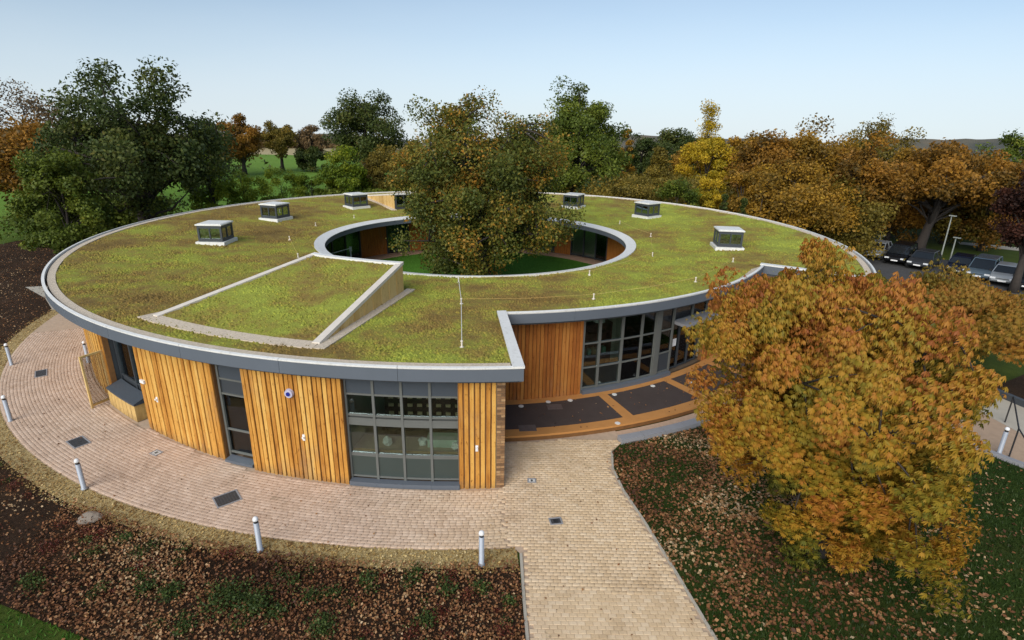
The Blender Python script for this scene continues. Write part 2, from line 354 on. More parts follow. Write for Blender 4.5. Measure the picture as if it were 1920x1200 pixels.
LM = {
 'chestnut': leafmat('chestnut_leaves', [(.10, (0.062, 0.083, 0.013)), (.26, (0.162, 0.149, 0.019)), (.42, (0.341, 0.232, 0.024)), (.56, (0.456, 0.239, 0.028)), (.70, (0.437, 0.174, 0.030)), (.84, (0.341, 0.107, 0.028)), (.96, (0.190, 0.059, 0.022))], .35),
 'chestnut2': leafmat('chestnut_leaves_rust', [(.10, (0.086, 0.092, 0.016)), (.35, (0.249, 0.166, 0.022)), (.6, (0.363, 0.175, 0.026)), (.8, (0.316, 0.120, 0.024)), (.95, (0.173, 0.064, 0.022))], .35),
 'oak': leafmat('oak_leaves', [(.10, (0.034, 0.054, 0.011)), (.40, (0.090, 0.111, 0.019)), (.60, (0.160, 0.160, 0.026)), (.75, (0.281, 0.194, 0.029)), (.88, (0.468, 0.211, 0.026)), (.98, (0.673, 0.269, 0.026))], .3),
 'dark': leafmat('dark_green_leaves', [(.1, (0.027, 0.049, 0.011)), (.5, (0.068, 0.091, 0.019)), (.8, (0.120, 0.130, 0.025)), (.97, (0.200, 0.121, 0.023))], .25),
 'green': leafmat('green_leaves', [(.1, (0.040, 0.069, 0.010)), (.5, (0.110, 0.146, 0.018)), (.8, (0.184, 0.216, 0.025)), (.97, (0.313, 0.246, 0.030))], .3),
 'lime': leafmat('lime_leaves', [(.1, (0.065, 0.112, 0.010)), (.5, (0.169, 0.225, 0.015)), (.8, (0.286, 0.312, 0.020)), (.97, (0.416, 0.350, 0.030))], .35),
 'olive': leafmat('olive_leaves', [(.1, (0.075, 0.063, 0.012)), (.5, (0.180, 0.140, 0.022)), (.8, (0.285, 0.196, 0.030)), (.97, (0.420, 0.238, 0.035))], .3),
 'yellow': leafmat('yellow_leaves', [(.1, (0.175, 0.156, 0.012)), (.45, (0.450, 0.325, 0.020)), (.75, (0.625, 0.416, 0.030)), (.97, (0.688, 0.325, 0.030))], .35),
 'orange': leafmat('orange_leaves', [(.1, (0.100, 0.074, 0.014)), (.4, (0.258, 0.149, 0.019)), (.7, (0.402, 0.215, 0.024)), (.88, (0.469, 0.296, 0.026)), (.98, (0.447, 0.175, 0.024))], .3),
 'rust': leafmat('rust_leaves', [(.1, (0.068, 0.050, 0.012)), (.4, (0.206, 0.108, 0.016)), (.7, (0.358, 0.165, 0.020)), (.97, (0.454, 0.248, 0.030))], .3),
 'brown': leafmat('brown_leaves', [(.1, (0.068, 0.045, 0.022)), (.5, (0.165, 0.105, 0.045)), (.9, (0.285, 0.180, 0.077))], .25),
 'copper': leafmat('copper_leaves', [(.1, (0.018, 0.010, 0.007)), (.5, (0.054, 0.022, 0.014)), (.9, (0.108, 0.036, 0.020))], .25),
}

# ------------------------------------------------------------------ terrain and ground sheets
def terrain_z(x, y):
    D = np.hypot(x - CAM[0], y - CAM[1])
    ss = lambda v, a, b: (lambda t_: t_ * t_ * (3 - 2 * t_))(np.clip((v - a) / (b - a), 0, 1))
    return -0.03 - np.clip(D - 260, 0, None) * .034 - 2.2 * ss(x, 22, 31) * ss(y, -10, -2)
xs = np.concatenate([-np.geomspace(45, 1600, 22)[::-1], np.linspace(-42, 42, 57), np.geomspace(45, 1600, 22)])
X, Y = np.meshgrid(xs, xs); Z = terrain_z(X, Y)
n = len(xs); V = np.stack([X, Y, Z], -1).reshape(-1, 3)
i = np.arange(n * n).reshape(n, n); F = np.stack([i[:-1, :-1], i[:-1, 1:], i[1:, 1:], i[1:, :-1]], -1).reshape(-1, 4)
tag(link('ground', npmesh_f('ground', V, F, MT['field'], smooth=True)), kind='structure')

def sheet(name, pts, z, mat, parent=None, thick=0.0, label=None, kind='structure'):
    import bmesh
    bm = bmesh.new()
    vs = [bm.verts.new((p[0], p[1], z)) for p in pts]
    f = bm.faces.new(vs)
    if f.normal.z < 0: f.normal_flip()
    if thick:
        ex = bmesh.ops.extrude_face_region(bm, geom=[f])
        for v in ex['geom']:
            if isinstance(v, bmesh.types.BMVert): v.co.z -= thick
    bmesh.ops.triangulate(bm, faces=bm.faces[:])
    bm.normal_update()
    me = bpy.data.meshes.new(name); bm.to_mesh(me); bm.free(); me.materials.append(mat)
    o = link(name, me, parent)
    if kind: o['kind'] = kind
    return o
def arc(r, a0, a1, n): return [pol(r, a0 + (a1 - a0) * i / n)[:2] for i in range(n + 1)]

LB = [(2.28, -21.0), (2.33, -22.3), (2.45, -24.5), (2.7, -27.5), (3.2, -34), (3.4, -38)]          # left edge of the straight path
RB = [(5.50, -16.05), (5.02, -16.7), (4.90, -17.6), (5.02, -18.6), (5.30, -19.8), (5.62, -21.4), (5.98, -23.4), (6.7, -27.5), (7.7, -33), (8.4, -38)]
# dark planting bed
bed = arc(21.34, -84.0, -205, 60) + [(-33.5, 15.2), (-36.5, 12), (-37.5, 2), (-31, -10), (-20, -18.2), (-14, -20.6), (-8.1, -22.6), (-5.7, -23.4), (-2, -25.2), (2.2, -27.3), (2.36, -23.5)]
sheet('planting_bed', bed, -0.012, MT['mulch'])
sheet('gravel_border', arc(20.9, -84.0, -172, 50) + arc(21.48, -172, -84.05, 50), -0.006, MT['gravel'])
# lawn to the right of the path
sheet('lawn', RB[1:] + [(24, -38), (26, -27), (20.2, -22.0), (16.9, -17.2), (15.4, -15.0), (12.6, -12.2), (10.8, -13.3)] + arc(17.1, -51, -71.5, 14), -0.010, MT['lawn'])
# path base sheet
path = sheet('path', arc(20.92, -84.2, -172, 50) + arc(17.4, -172, -84.8, 50) + arc(16.2, -84.0, -71.0, 10) + RB + LB[::-1], 0.004, MT['joint'])
# paved corner behind the roof, on the far left
sheet('paved_corner', [(-25.6, -.6), (-22.9, -2.6), (-20.95, -4.6), (-20.5, -2.0), (-20.3, 1.0)], -0.004, MT['pale_concrete'])

def in_poly(P, poly):
    x, y = P[:, 0], P[:, 1]; c = np.zeros(len(P), bool); n = len(poly); j = n - 1
    for i in range(n):
        xi, yi = poly[i][:2]; xj, yj = poly[j][:2]
        c ^= ((yi > y) != (yj > y)) & (x < (xj - xi) * (y - yi) / (yj - yi + 1e-12) + xi); j = i
    return c
def RW(a):
    a = ((a + 180) % 360) - 180
    return float(np.interp(a, [-150, -128, -120.6, -109, -106, -100], [18.1, 18.15, 18.25, 18.46, 18.6, 18.62])) if -150 <= a <= -84 else 18.0
# pavers: arcs of blocks round the building, straight rows on the approach path
rows = []
PH = .026
cl, cw = .155, .098
r0 = 18.0
while r0 < 20.86:
    da = math.degrees(cl / r0); off = random.random() * da
    a = -84.6 - off
    while a > -158:
        if r0 > RW(a) + .10 and not (-129.2 < a < -120.4 and r0 < 18.45): rows.append((*pol(r0, a)[:2], R(a + 90), cl, cw))
        a -= da
    r0 += cw
RBx = lambda y: np.interp(-y, [-p[1] for p in RB], [p[0] for p in RB])
LBx = lambda y: np.interp(-y, [-p[1] for p in LB], [p[0] for p in LB])
y = -16.1; k = 0
while y > -36:
    k += 1; x = -2 + (k % 2) * cl / 2 + random.random() * .03
    while x < 9:
        if x < RBx(y) - cl * .55:
            r_ = math.hypot(x, y); a_ = math.degrees(math.atan2(y, x))
            if (a_ > -84.5 and r_ > 16.45 and (r_ < 20.9 or x > LBx(y) + cl * .5)):
                rows.append((x, y, 0, cl, cw))
        x += cl
    y -= cw
rows = np.array(rows)
# edge courses
def paver_verts(rw, dz, gap=.0055):
    l, w_ = rw[3] - gap, rw[4] - gap; c, s = math.cos(rw[2]), math.sin(rw[2]); ch = .008
    out = []
    for zz, q in ((.006, 0), (PH + dz - .004, 0), (PH + dz, ch)):
        for sx, sy in ((-1, -1), (1, -1), (1, 1), (-1, 1)):
            x, y = sx * (l / 2 - q), sy * (w_ / 2 - q); out.append((rw[0] + c * x - s * y, rw[1] + s * x + c * y, zz))
    return out
PF = [(8, 9, 10, 11)] + [(4 + i, 4 + (i + 1) % 4, 8 + (i + 1) % 4, 8 + i) for i in range(4)] + [(i, (i + 1) % 4, 4 + (i + 1) % 4, 4 + i) for i in range(4)]
pr = project(np.c_[rows[:, :2], np.full(len(rows), PH)])
vis = (pr[:, 0] > -20) & (pr[:, 0] < 1940) & (pr[:, 1] < 1215) & (pr[:, 2] > 0)
order = np.argsort(np.where(vis, pr[:, 2], 1e9))
near_i = set(order[:296].tolist())
pm = []
for q in range(8):
    mb = MB(); mb.add(paver_verts((0, 0, 0, cl, cw), 0), PF, (q + .5) / 8); pm.append(mb.mesh('paver', MT['paver']))
V = []; Fs = []; T = []
for j, rw in enumerate(rows):
    if j in near_i:
        o = link('paver', random.choice(pm), path, (rw[0], rw[1], random.uniform(-.003, .003)), rw[2] + random.uniform(-.01, .01))
    else:
        b = len(V); V += paver_verts(rw, random.uniform(-.003, .003)); Fs += [tuple(i + b for i in f) for f in PF]; T += [random.random()] * 9
me = npmesh_f('paver_field', np.array(V), np.array(Fs), MT['paver'], np.array(T)); link('paver_field', me, path, kind='stuff')
# stone edging of the straight path
mb = MB()
def edging(pts, w_, z0, z1):
    for p, q in zip(pts[:-1], pts[1:]):
        d = Vector((q[0] - p[0], q[1] - p[1], 0)); L = d.length; nseg = max(1, int(L / .9)); u = d / L
        for i in range(nseg):
            c = Vector((p[0], p[1], 0)) + u * L * (i + .5) / nseg
            mb.box((c.x, c.y, (z0 + z1) / 2), (L / nseg - .003, w_, z1 - z0), math.atan2(u.y, u.x))
edging(RB[1:], .06, -.03, .036); edging(LB, .06, -.03, .034)
mb.build('path_edging', MT['pale_concrete'], path, kind='stuff')

# ------------------------------------------------------------------ the ring building
B = empty('ring_building', (0, 0, 0), 0, 'round timber school building with a green sedum roof around an open courtyard', 'building')
RO, RN, RI, RC = 19.0, 14.85, 8.66, 8.14      # outer, notch, inner edge, courtyard opening
NA0, NA1 = -83.15, -30.8
roofz = lambda r: 3.13 + (r - RI) * (3.57 - 3.13) / (18.6 - RI)
# roof deck bodies
mb = MB()
mb.sweep([(RI, 2.86), (RI, 3.09), (18.6, 3.52), (18.6, 3.26)], NA1, NA0 + 360, 150)
mb.sweep([(RI, 2.86), (RI, 3.09), (14.5, 3.345), (14.5, 3.22)], NA0, NA1, 30, caps=False)
mb.build('roof_deck', MT['soffit'], B)
# sedum surface with its own relief
def sedum_sheet(r0, r1, a0, a1, nr, na):
    rr = np.linspace(r0, r1, nr); aa = np.radians(np.linspace(a0, a1, na)); RR, AA = np.meshgrid(rr, aa, indexing='ij')
    X, Y = RR * np.cos(AA), RR * np.sin(AA)
    Z = roofz(RR) + .014 * np.sin(X * 2.1 + 1.3 * np.sin(Y * 1.7)) + .012 * np.sin(Y * 2.9 + X * .7) + rng.normal(0, .008, X.shape)
    V = np.stack([X, Y, Z], -1).reshape(-1, 3); i = np.arange(nr * na).reshape(nr, na)
    F = np.stack([i[:-1, :-1], i[1:, :-1], i[1:, 1:], i[:-1, 1:]], -1).reshape(-1, 4)
    return V, F
V1, F1 = sedum_sheet(RI + .0, 18.60, NA1 + .15, NA0 + 360 - .1, 90, 620); V2, F2 = sedum_sheet(RI, 14.5, NA0 - .1, NA1 + .15, 50, 100)
me = npmesh_f('sedum_roof', np.r_[V1, V2], np.r_[F1, F2 + len(V1)], MT['sedum'], smooth=True); link('sedum_roof', me, B)
# tufts of sedum, standing a few centimetres proud
def tufts(N, zf, test, smin=.02, smax=.07):
    a = rng.uniform(0, 2 * np.pi, N * 3); r = np.sqrt(rng.uniform(RI ** 2, 18.55 ** 2, N * 3)); x, y = r * np.cos(a), r * np.sin(a)
    D = np.hypot(x - CAM[0], y - CAM[1]); keep = rng.random(len(x)) < np.clip((19 / D) ** 1.6, 0, 1)
    ad = (np.degrees(a) + 180) % 360 - 180
    keep &= ~((ad > NA0) & (ad < NA1) & (r > 14.45)) & test(r, ad)
    x, y, r, ad = x[keep][:N], y[keep][:N], r[keep][:N], ad[keep][:N]; n = len(x)
    s = rng.uniform(smin, smax, n); z = zf(r, ad); ph = rng.uniform(0, 6.28, n); hgt = s * rng.uniform(.5, 1.1, n)
    V = np.zeros((n, 5, 3))
    for k in range(4):
        th = ph + k * np.pi / 2; rr = s * rng.uniform(.7, 1.3, n); V[:, k] = np.stack([x + rr * np.cos(th), y + rr * np.sin(th), z - .015], -1)
    V[:, 4] = np.stack([x + rng.normal(0, .2, n) * s, y + rng.normal(0, .2, n) * s, z + hgt], -1)
    F = (np.arange(n)[:, None, None] * 5 + np.array([[0, 1, 4], [1, 2, 4], [2, 3, 4], [3, 0, 4]])[None]).reshape(-1, 3)
    return V.reshape(-1, 3), F, np.repeat(rng.random(n), 4)
WA0, WA1, WRI, WRO = -119.3, -100.2, 11.5, 17.7     # front raised monitor
FA0, FA1 = 104.0, 124.5                             # far raised monitor
outside_w = lambda r, a: ~((a > WA0) & (a < WA1) & (r > WRI) & (r < WRO)) & ~((a > FA0) & (a < FA1) & (r > WRI) & (r < WRO))
V, F, T = tufts(70000, lambda r, a: roofz(r), outside_w)
link('sedum_tufts', npmesh_f('sedum_tufts', V, F, MT['tuft'], T), B, kind='stuff')

# edge strip of gravel, coping, fascia
def ring_pieces(name, prof, a0, a1, step, mat, sub=3, gapdeg=.02, kind=None):
    nseg = max(1, round(abs(a1 - a0) / step))
    for i in range(nseg):
        b0 = a0 + (a1 - a0) * i / nseg; b1 = a0 + (a1 - a0) * (i + 1) / nseg
        mb = MB(); mb.sweep(prof, b0 + gapdeg, b1 - gapdeg, sub); mb.build(name, mat, B, kind=kind)
mb = MB(); mb.sweep([(18.60, 3.5), (18.60, 3.595), (18.84, 3.60), (18.84, 3.5)], NA1 + .9, NA0 + 360 - .8, 150)
mb.sweep([(14.36, 3.3), (14.36, 3.40), (14.7, 3.56), (14.7, 3.3)], NA0 + .3, NA1 - .3, 30)
mb.build('gravel_strip', MT['stone'], B)
ring_pieces('coping', [(RO - .09, 3.50), (RO - .09, 3.652), (RO, 3.642), (RO, 3.607)], NA1, NA0 + 360, 9, MT['white'], 8)
ring_pieces('coping', [(RN - .09, 3.40), (RN - .09, 3.652), (RN, 3.642), (RN, 3.607)], NA0, NA1, 9, MT['white'], 8)
ring_pieces('fascia_panel', [(RO - .08, 3.27), (RO - .08, 3.604), (RO - .012, 3.604), (RO - .012, 3.27)], NA1, NA0 + 360, 9, MT['fascia'], 8, .012)
ring_pieces('fascia_panel', [(RN - .08, 3.27), (RN - .08, 3.604), (RN - .012, 3.604), (RN - .012, 3.27)], NA0, NA1, 9, MT['fascia'], 8, .012)
ring_pieces('inner_coping', [(RC, 3.06), (RC, 3.09), (RI, 3.19), (RI, 3.06)], 0, 360, 15, MT['white'], 8)
ring_pieces('inner_fascia_panel', [(RC + .02, 2.80), (RC + .02, 3.055), (RC + .10, 3.055), (RC + .10, 2.80)], 0, 360, 15, MT['fascia'], 8)
# soffits
mb = MB(); mb.sweep([(17.4, 3.20), (17.4, 3.255), (RO - .11, 3.275), (RO - .11, 3.20)], NA1, NA0 + 360, 150); mb.sweep([(13.6, 3.19), (13.6, 3.215), (RN - .11, 3.26), (RN - .11, 3.19)], NA0, NA1, 30)
mb.sweep([(RC + .11, 2.80), (RC + .11, 2.855), (10.6, 2.855), (10.6, 2.80)], 0, 360, 120, caps=False)
mb.build('soffit', MT['soffit'], B)
# the two radial ends of the cut-out
for aa, sgn in ((NA0, -1), (NA1, 1)):
    u = np.array(pol(1, aa)[:2]); nrm = np.array([-u[1], u[0]]) * sgn     # nrm points into the roof
    def bx(name, mat, o0, o1, z0, z1, ra=RN - .17, rb=RO):
        P = lambda r, o, z: (*(u * r + nrm * o), z)
        q = [P(ra, o0, z0), P(rb, o0, z0), P(rb, o1, z0), P(ra, o1, z0)]; q2 = [P(ra, o0, z1), P(rb, o0, z1), P(rb, o1, z1), P(ra, o1, z1)]
        mb = MB(); mb.hexa(q, q2); mb.build(name, mat, B)
    bx('coping', MT['white'], -.05, .24, 3.607, 3.665, RN - .17, RO + .004)
    bx('fascia_panel', MT['fascia'], -.03, .06, 3.265, 3.605, RN - .17, RO - .006)

# raised roof monitors (wedges with timber cheeks)
def monitor(a0, a1, cheeks, name='roof_monitor'):
    zo, zi = roofz(WRO) + .03, 4.32
    zz = lambda r: zo + (zi - zo) * (WRO - r) / (WRO - WRI)
    E_ = empty(name, (0, 0, 0), parent=B)
    mb = MB(); n = 16
    prof = [(WRI, roofz(WRI) - .1), (WRI, zi - .04), (WRO, zo - .04), (WRO, roofz(WRO) - .1)]
    mb.sweep(prof, a0, a1, n); mb.build('monitor_body', MT['soffit'], E_)
    rr = np.linspace(WRI + .12, WRO - .12, 60); aa = np.radians(np.linspace(a0 + .5, a1 - .5, 60)); RR, AA = np.meshgrid(rr, aa, indexing='ij')
    X, Y = RR * np.cos(AA), RR * np.sin(AA); Z = zz(RR) + rng.normal(0, .008, X.shape) + .012 * np.sin(X * 2.3 + Y * 1.9)
    i = np.arange(3600).reshape(60, 60); F = np.stack([i[:-1, :-1], i[1:, :-1], i[1:, 1:], i[:-1, 1:]], -1).reshape(-1, 4)
    link('sedum_slope', npmesh_f('sedum_slope', np.stack([X, Y, Z], -1).reshape(-1, 3), F, MT['sedum'], smooth=True), E_)
    V, F, T = tufts(30000, lambda r, a: zz(r), lambda r, a: (a > a0 + .6) & (a < a1 - .6) & (r > WRI + .2) & (r < WRO - .2))
    if len(V): link('sedum_slope_tufts', npmesh_f('sedum_slope_tufts', V, F, MT['tuft'], T), E_, kind='stuff')
    # copings
    for a, s in ((a0, 1), (a1, -1)):
        u = np.array(pol(1, a)[:2]); nn = np.array([-u[1], u[0]]) * s
        P = lambda r, o, z: (*(u * r + nn * o), z)
        for i in range(3):
            ra, rb = WRI + (WRO - WRI) * i / 3 + .005, WRI + (WRO - WRI) * (i + 1) / 3 - .005
            if i == 0: ra -= .06
            mb = MB(); q = [P(ra, -.05, zz(ra) - .05), P(rb, -.05, zz(rb) - .05), P(rb, .17, zz(rb) - .05), P(ra, .17, zz(ra) - .05)]
            t_ = [P(ra, -.05, zz(ra) + .055), P(rb, -.05, zz(rb) + .055), P(rb, .17, zz(rb) + .05), P(ra, .17, zz(ra) + .05)]
            if s < 0: q = q[::-1]; t_ = t_[::-1]
            mb.hexa(q, t_); mb.build('monitor_coping', MT['cream'], E_)
        # gravel margin at the foot of the cheek
        mb = MB(); P2 = lambda r, o, dz: (*(u * r - nn * o), roofz(r) + dz)
        q = [P2(WRI - .35, .02, -.06), P2(WRO + .3, .02, -.06), P2(WRO + .3, .34, -.06), P2(WRI - .35, .34, -.06)]; t_ = [P2(WRI - .35, .02, .045), P2(WRO + .3, .02, .045), P2(WRO + .3, .34, .045), P2(WRI - .35, .34, .045)]
        if s > 0: q = q[::-1]; t_ = t_[::-1]
        mb.hexa(q, t_); mb.build('gravel_margin', MT['stone'], E_)
    mb = MB(); mb.sweep([(WRI - .06, zi - .05), (WRI - .06, zi + .055), (WRI + .16, zi + .05), (WRI + .16, zi - .05)], a0, a1, 14); mb.build('monitor_coping', MT['white'], E_)
    mb = MB(); mb.sweep([(WRO - .14, roofz(WRO) - .05), (WRO - .14, zo + .03), (WRO + .30, roofz(WRO) + .045), (WRO + .30, roofz(WRO) - .05)], a0, a1, 14); mb.build('gravel_margin', MT['stone'], E_)
    # cheek boards
    for a, s in ((a0, 1), (a1, -1)):
        u = np.array(pol(1, a)[:2]); nn = np.array([-u[1], u[0]]) * s; P = lambda r, o, z: (*(u * r - nn * o), z)
        rA = WRI + .02; pitch = .34 if cheeks else .3; i = 0
        while rA < WRO - .5:
            rB = rA + pitch - .012; pr_ = .035 + (i % 2) * .015
            q = [P(rA, 0, roofz(rA) + .01), P(rB, 0, roofz(rB) + .01), P(rB, pr_, roofz(rB) + .01), P(rA, pr_, roofz(rA) + .01)]
            t_ = [P(rA, 0, zz(rA) - .055), P(rB, 0, zz(rB) - .055), P(rB, pr_, zz(rB) - .055), P(rA, pr_, zz(rA) - .055)]
            if s > 0: q = q[::-1]; t_ = t_[::-1]
            mb = MB(); mb.hexa(q, t_); mb.build('board', MT['board_pale'], E_)
            rA += pitch; i += 1
    # clerestory glazing facing the courtyard
    nb = 7
    for i in range(nb):
        b0 = a0 + .6 + (a1 - a0 - 1.2) * i / nb; b1 = a0 + .6 + (a1 - a0 - 1.2) * (i + 1) / nb
        mb = MB(); mb.sweep([(WRI - .03, roofz(WRI) + .18), (WRI - .03, zi - .12), (WRI - .005, zi - .12), (WRI - .005, roofz(WRI) + .18)], b0 + .12, b1 - .12, 1); mb.build('pane', MT['glass_roof'], E_)
        mb = MB(); mb.sweep([(WRI - .06, roofz(WRI) + .1), (WRI - .06, zi - .055), (WRI + .0, zi - .055), (WRI + .0, roofz(WRI) + .1)], b0 - .12, b0 + .11, 1); mb.build('mullion', MT['frame_dark'], E_)
monitor(WA0, WA1, True); monitor(FA0, FA1, False)

# rooflights
def rooflight(r, a, rot=0):
    x, y, _ = pol(r, a); z = roofz(r); rz = R(a) + rot
    E_ = empty('rooflight', (x, y, z), rz, parent=B)
    mb = MB(); mb.box((0, 0, .05), (1.40, 1.40, .19)); mb.build('upstand', MT['white'], E_)
    h0, h1, s = .15, .93, .59
    mb = MB()
    for sx in (-1, 1):
        for sy in (-1, 1): mb.box((sx * (s - .045), sy * (s - .045), (h0 + h1) / 2), (.09, .09, h1 - h0))
    for k in range(4):
        rot_ = k * math.pi / 2; c, s_ = math.cos(rot_), math.sin(rot_)
        for zz, th in ((h0 + .075, .15), (h1 - .07, .14)): mb.box((c * (s - .04), s_ * (s - .04), zz), (.078, 2 * s - .18, th), rot_)
        mb.box((c * (s - .04), s_ * (s - .04), (h0 + h1) / 2), (.07, .05, h1 - h0 - .29), rot_)
    mb.build('rooflight_frame', MT['frame_dark'], E_)
    for k in range(4):
        rot_ = k * math.pi / 2; c, s_ = math.cos(rot_), math.sin(rot_)
        for q in (-1, 1):
            mb = MB(); o = q * .265; mb.box((c * (s - .045) - s_ * o, s_ * (s - .045) + c * o, .54), (.016, .46, .49), rot_); mb.build('pane', MT['glass_roof'], E_)
    mb = MB(); mb.box((0, 0, h1 + .03), (1.27, 1.27, .06)); mb.box((0, 0, h1 + .07), (1.12, 1.12, .02)); mb.build('rooflight_cap', MT['white'], E_)
    mb = MB(); mb.box((0, 0, h0 + .01), (1.0, 1.0, .02)); mb.build('light_shaft', MT['plaster'], E_)
for r_, a_, q_ in ((13.25, -165.0, R(-15)), (13.3, 163.4, R(-2)), (13.3, 134.2, 0), (13.3, 61.0, 0), (13.3, 34.0, R(4)), (13.2, -11.2, R(4)), (13.3, 88, 0)): rooflight(r_, a_, q_)

# fall-arrest anchors and cables
def anchor(px, py, z=None):
    p = G(px, py, 3.3)
    for _ in range(4): p = G(px, py, roofz(math.hypot(p[0], p[1])) if z is None else z)
    E_ = empty('anchor_post', tuple(p), parent=B)
    mb = MB(); mb.lathe([(.065, -.02), (.065, .02), (.025, .035), (.022, .16), (.036, .17), (.036, .20), (.01, .215)], 8); mb.build('post', MT['cream'], E_, smooth=False)
    return p
AP = {}
for k_, P_ in dict(a=(664, 409), b=(592, 424), c=(543, 450), d=(559, 483), e=(860, 530), f=(865, 570), g=(866, 652), h=(1105, 516), i=(1113, 561), j=(1304, 529), k=(1223, 481), l=(1220, 444), m=(1162, 420), n=(1374, 492)).items(): AP[k_] = anchor(*P_)
anchor(631, 510, 3.95)
for p_, q_ in ('ab', 'bc', 'cd', 'ef', 'fg', 'fi', 'ij', 'kl', 'jn', 'lm', 'eh', 'hk'):
    mb = MB(); a_, b_ = Vector(AP[p_]), Vector(AP[q_]); m_ = (a_ + b_) / 2; m_.z -= .06
    mb.tube([a_ + Vector((0, 0, .18)), m_ + Vector((0, 0, .18)), b_ + Vector((0, 0, .18))], .005 if (p_ + q_) not in ('ef', 'fg') else .011, 4); mb.build('safety_cable', MT['board_pale'] if (p_ + q_) not in ('ef', 'fg') else MT['white'], B)

# walls --------------------------------------------------------------
board_meshes = {}
def board_mesh(wd, h, mat, key):
    if key in board_meshes: return board_meshes[key]
    out = []
    for q in range(6):
        mb = MB(); n = 6; vs = []; off = random.uniform(-.006, .006)
        for i in range(n + 1):
            z = h * i / n; wl = wd / 2 * random.uniform(.86, 1.06); wr = wd / 2 * random.uniform(.86, 1.06); d = .028 + random.uniform(-.003, .004)
            vs += [(-wl, 0, z), (-wl * .9, -d, z), (wr * .9, -d, z), (wr, 0, z)]
        fs = []
        for i in range(n):
            for j in range(3): fs.append((i * 4 + j, i * 4 + j + 1, (i + 1) * 4 + j + 1, (i + 1) * 4 + j))
        fs += [(3, 2, 1, 0), (n * 4, n * 4 + 1, n * 4 + 2, n * 4 + 3)]
        mb.add(vs, fs); out.append(mb.mesh('board', mat))
    board_meshes[key] = out; return out
def timber_wall(a0, a1, Rf, z0, z1, pitch, wd, mat, key, individual=True):
    """vertical waney boards over a dark backing; local -y of a board faces away from the centre"""
    nb = max(2, round(abs(R(a1 - a0)) * Rf((a0 + a1) / 2) / pitch)); ms = board_mesh(wd, z1 - z0, mat, key)
    mb = MB()
    for i in range(nb):
        b0 = a0 + (a1 - a0) * i / nb; b1 = a0 + (a1 - a0) * (i + 1) / nb; ra, rb = Rf(b0), Rf(b1)
        q = [pol(ra - .16, b0, z0), pol(ra, b0, z0), pol(rb, b1, z0), pol(rb - .16, b1, z0)]; t_ = [pol(ra - .16, b0, z1), pol(ra, b0, z1), pol(rb, b1, z1), pol(rb - .16, b1, z1)]
        mb.hexa(q, t_)
    mb.build('backing_boards', MT['batten'], B, kind='stuff')
    joined = MB()
    for i in range(nb):
        a = a0 + (a1 - a0) * (i + .5) / nb; r = Rf(a) + .001 + (i % 2) * .016
        x, y, _ = pol(r, a)
        if individual: link('board', random.choice(ms), B, (x, y, z0), R(a) + math.pi / 2)
        else:
            me = random.choice(ms); rot = Matrix.Rotation(R(a) + math.pi / 2, 3, 'Z')
            joined.add([rot @ v.co + Vector((x, y, z0)) for v in me.vertices], [tuple(p.vertices) for p in me.polygons])
    if not individual: joined.build('cladding_boards', mat, B, kind='stuff')
ZT = 3.20
timber_wall(-87.95, -84.95, RW, .0, ZT, .132, .108, MT['board'], 'a')
timber_wall(-105.75, -96.95, RW, .0, ZT, .132, .108, MT['board'], 'a')
timber_wall(-120.55, -109.15, RW, .0, ZT, .132, .108, MT['board'], 'a')
timber_wall(-144, -129.1, RW, .0, ZT, .19, .15, MT['board'], 'a')
RNW = lambda a: 14.0
timber_wall(-82.6, -71.6, RNW, .2, 3.19, .128, .122, MT['board_red'], 'n')
timber_wall(-46.3, -31.1, RNW, .2, 3.19, .135, .122, MT['board_red'], 'n')
# rest of the outer wall, hidden round the back
timber_wall(-222, -144.05, lambda a: 18.1, 0, ZT, .19, .15, MT['board'], 'a', False)
timber_wall(-30.7, 137.95, lambda a: 18.0, 0, ZT, .3, .26, MT['board'], 'b', False)

# return wall of the cut-out (brown brick) : individual bricks
def brick_return(a_at, r0, r1, z0, z1):
    u = np.array(pol(1, a_at)[:2]); nn = np.array([-u[1], u[0]])
    P = lambda r, o, z: (*(u * r + nn * o), z)
    mb = MB(); mb.hexa([P(r0, -.25, z0), P(r1, -.25, z0), P(r1, 0, z0), P(r0, 0, z0)], [P(r0, -.25, z1), P(r1, -.25, z1), P(r1, 0, z1), P(r0, 0, z1)]); mb.build('return_wall', MT['mortar'] if r1 > 18.5 else MT['batten'], B)
    mb = MB(); z = z0 + .005; k = 0
    while z < z1 - .06:
        r = r0 + (k % 2) * .11
        while r < r1 - .1:
            rb = min(r + .215, r1); mb.hexa([P(r, -.02, z), P(rb, -.02, z), P(rb, .012 + random.random() * .003, z), P(r, .012, z)], [P(r, -.02, z + .065), P(rb, -.02, z + .065), P(rb, .012, z + .065), P(r, .012, z + .065)]); r += .225
        z += .075; k += 1
    mb.build('brickwork', MT['brick'], B, kind='stuff')
mb = MB(); mb.sweep([(17.5, 0), (17.5, 3.19), (18.07, 3.19), (18.07, 0)], -120.95, -120.6, 1); mb.sweep([(17.5, 0), (17.5, 3.19), (18.0, 3.19), (18.0, 0)], -129.5, -129.15, 1); mb.build('reveal', MT['frame_dark'], B, kind='stuff')
brick_return(-84.35, 14.0, 18.62, .0, 3.19)
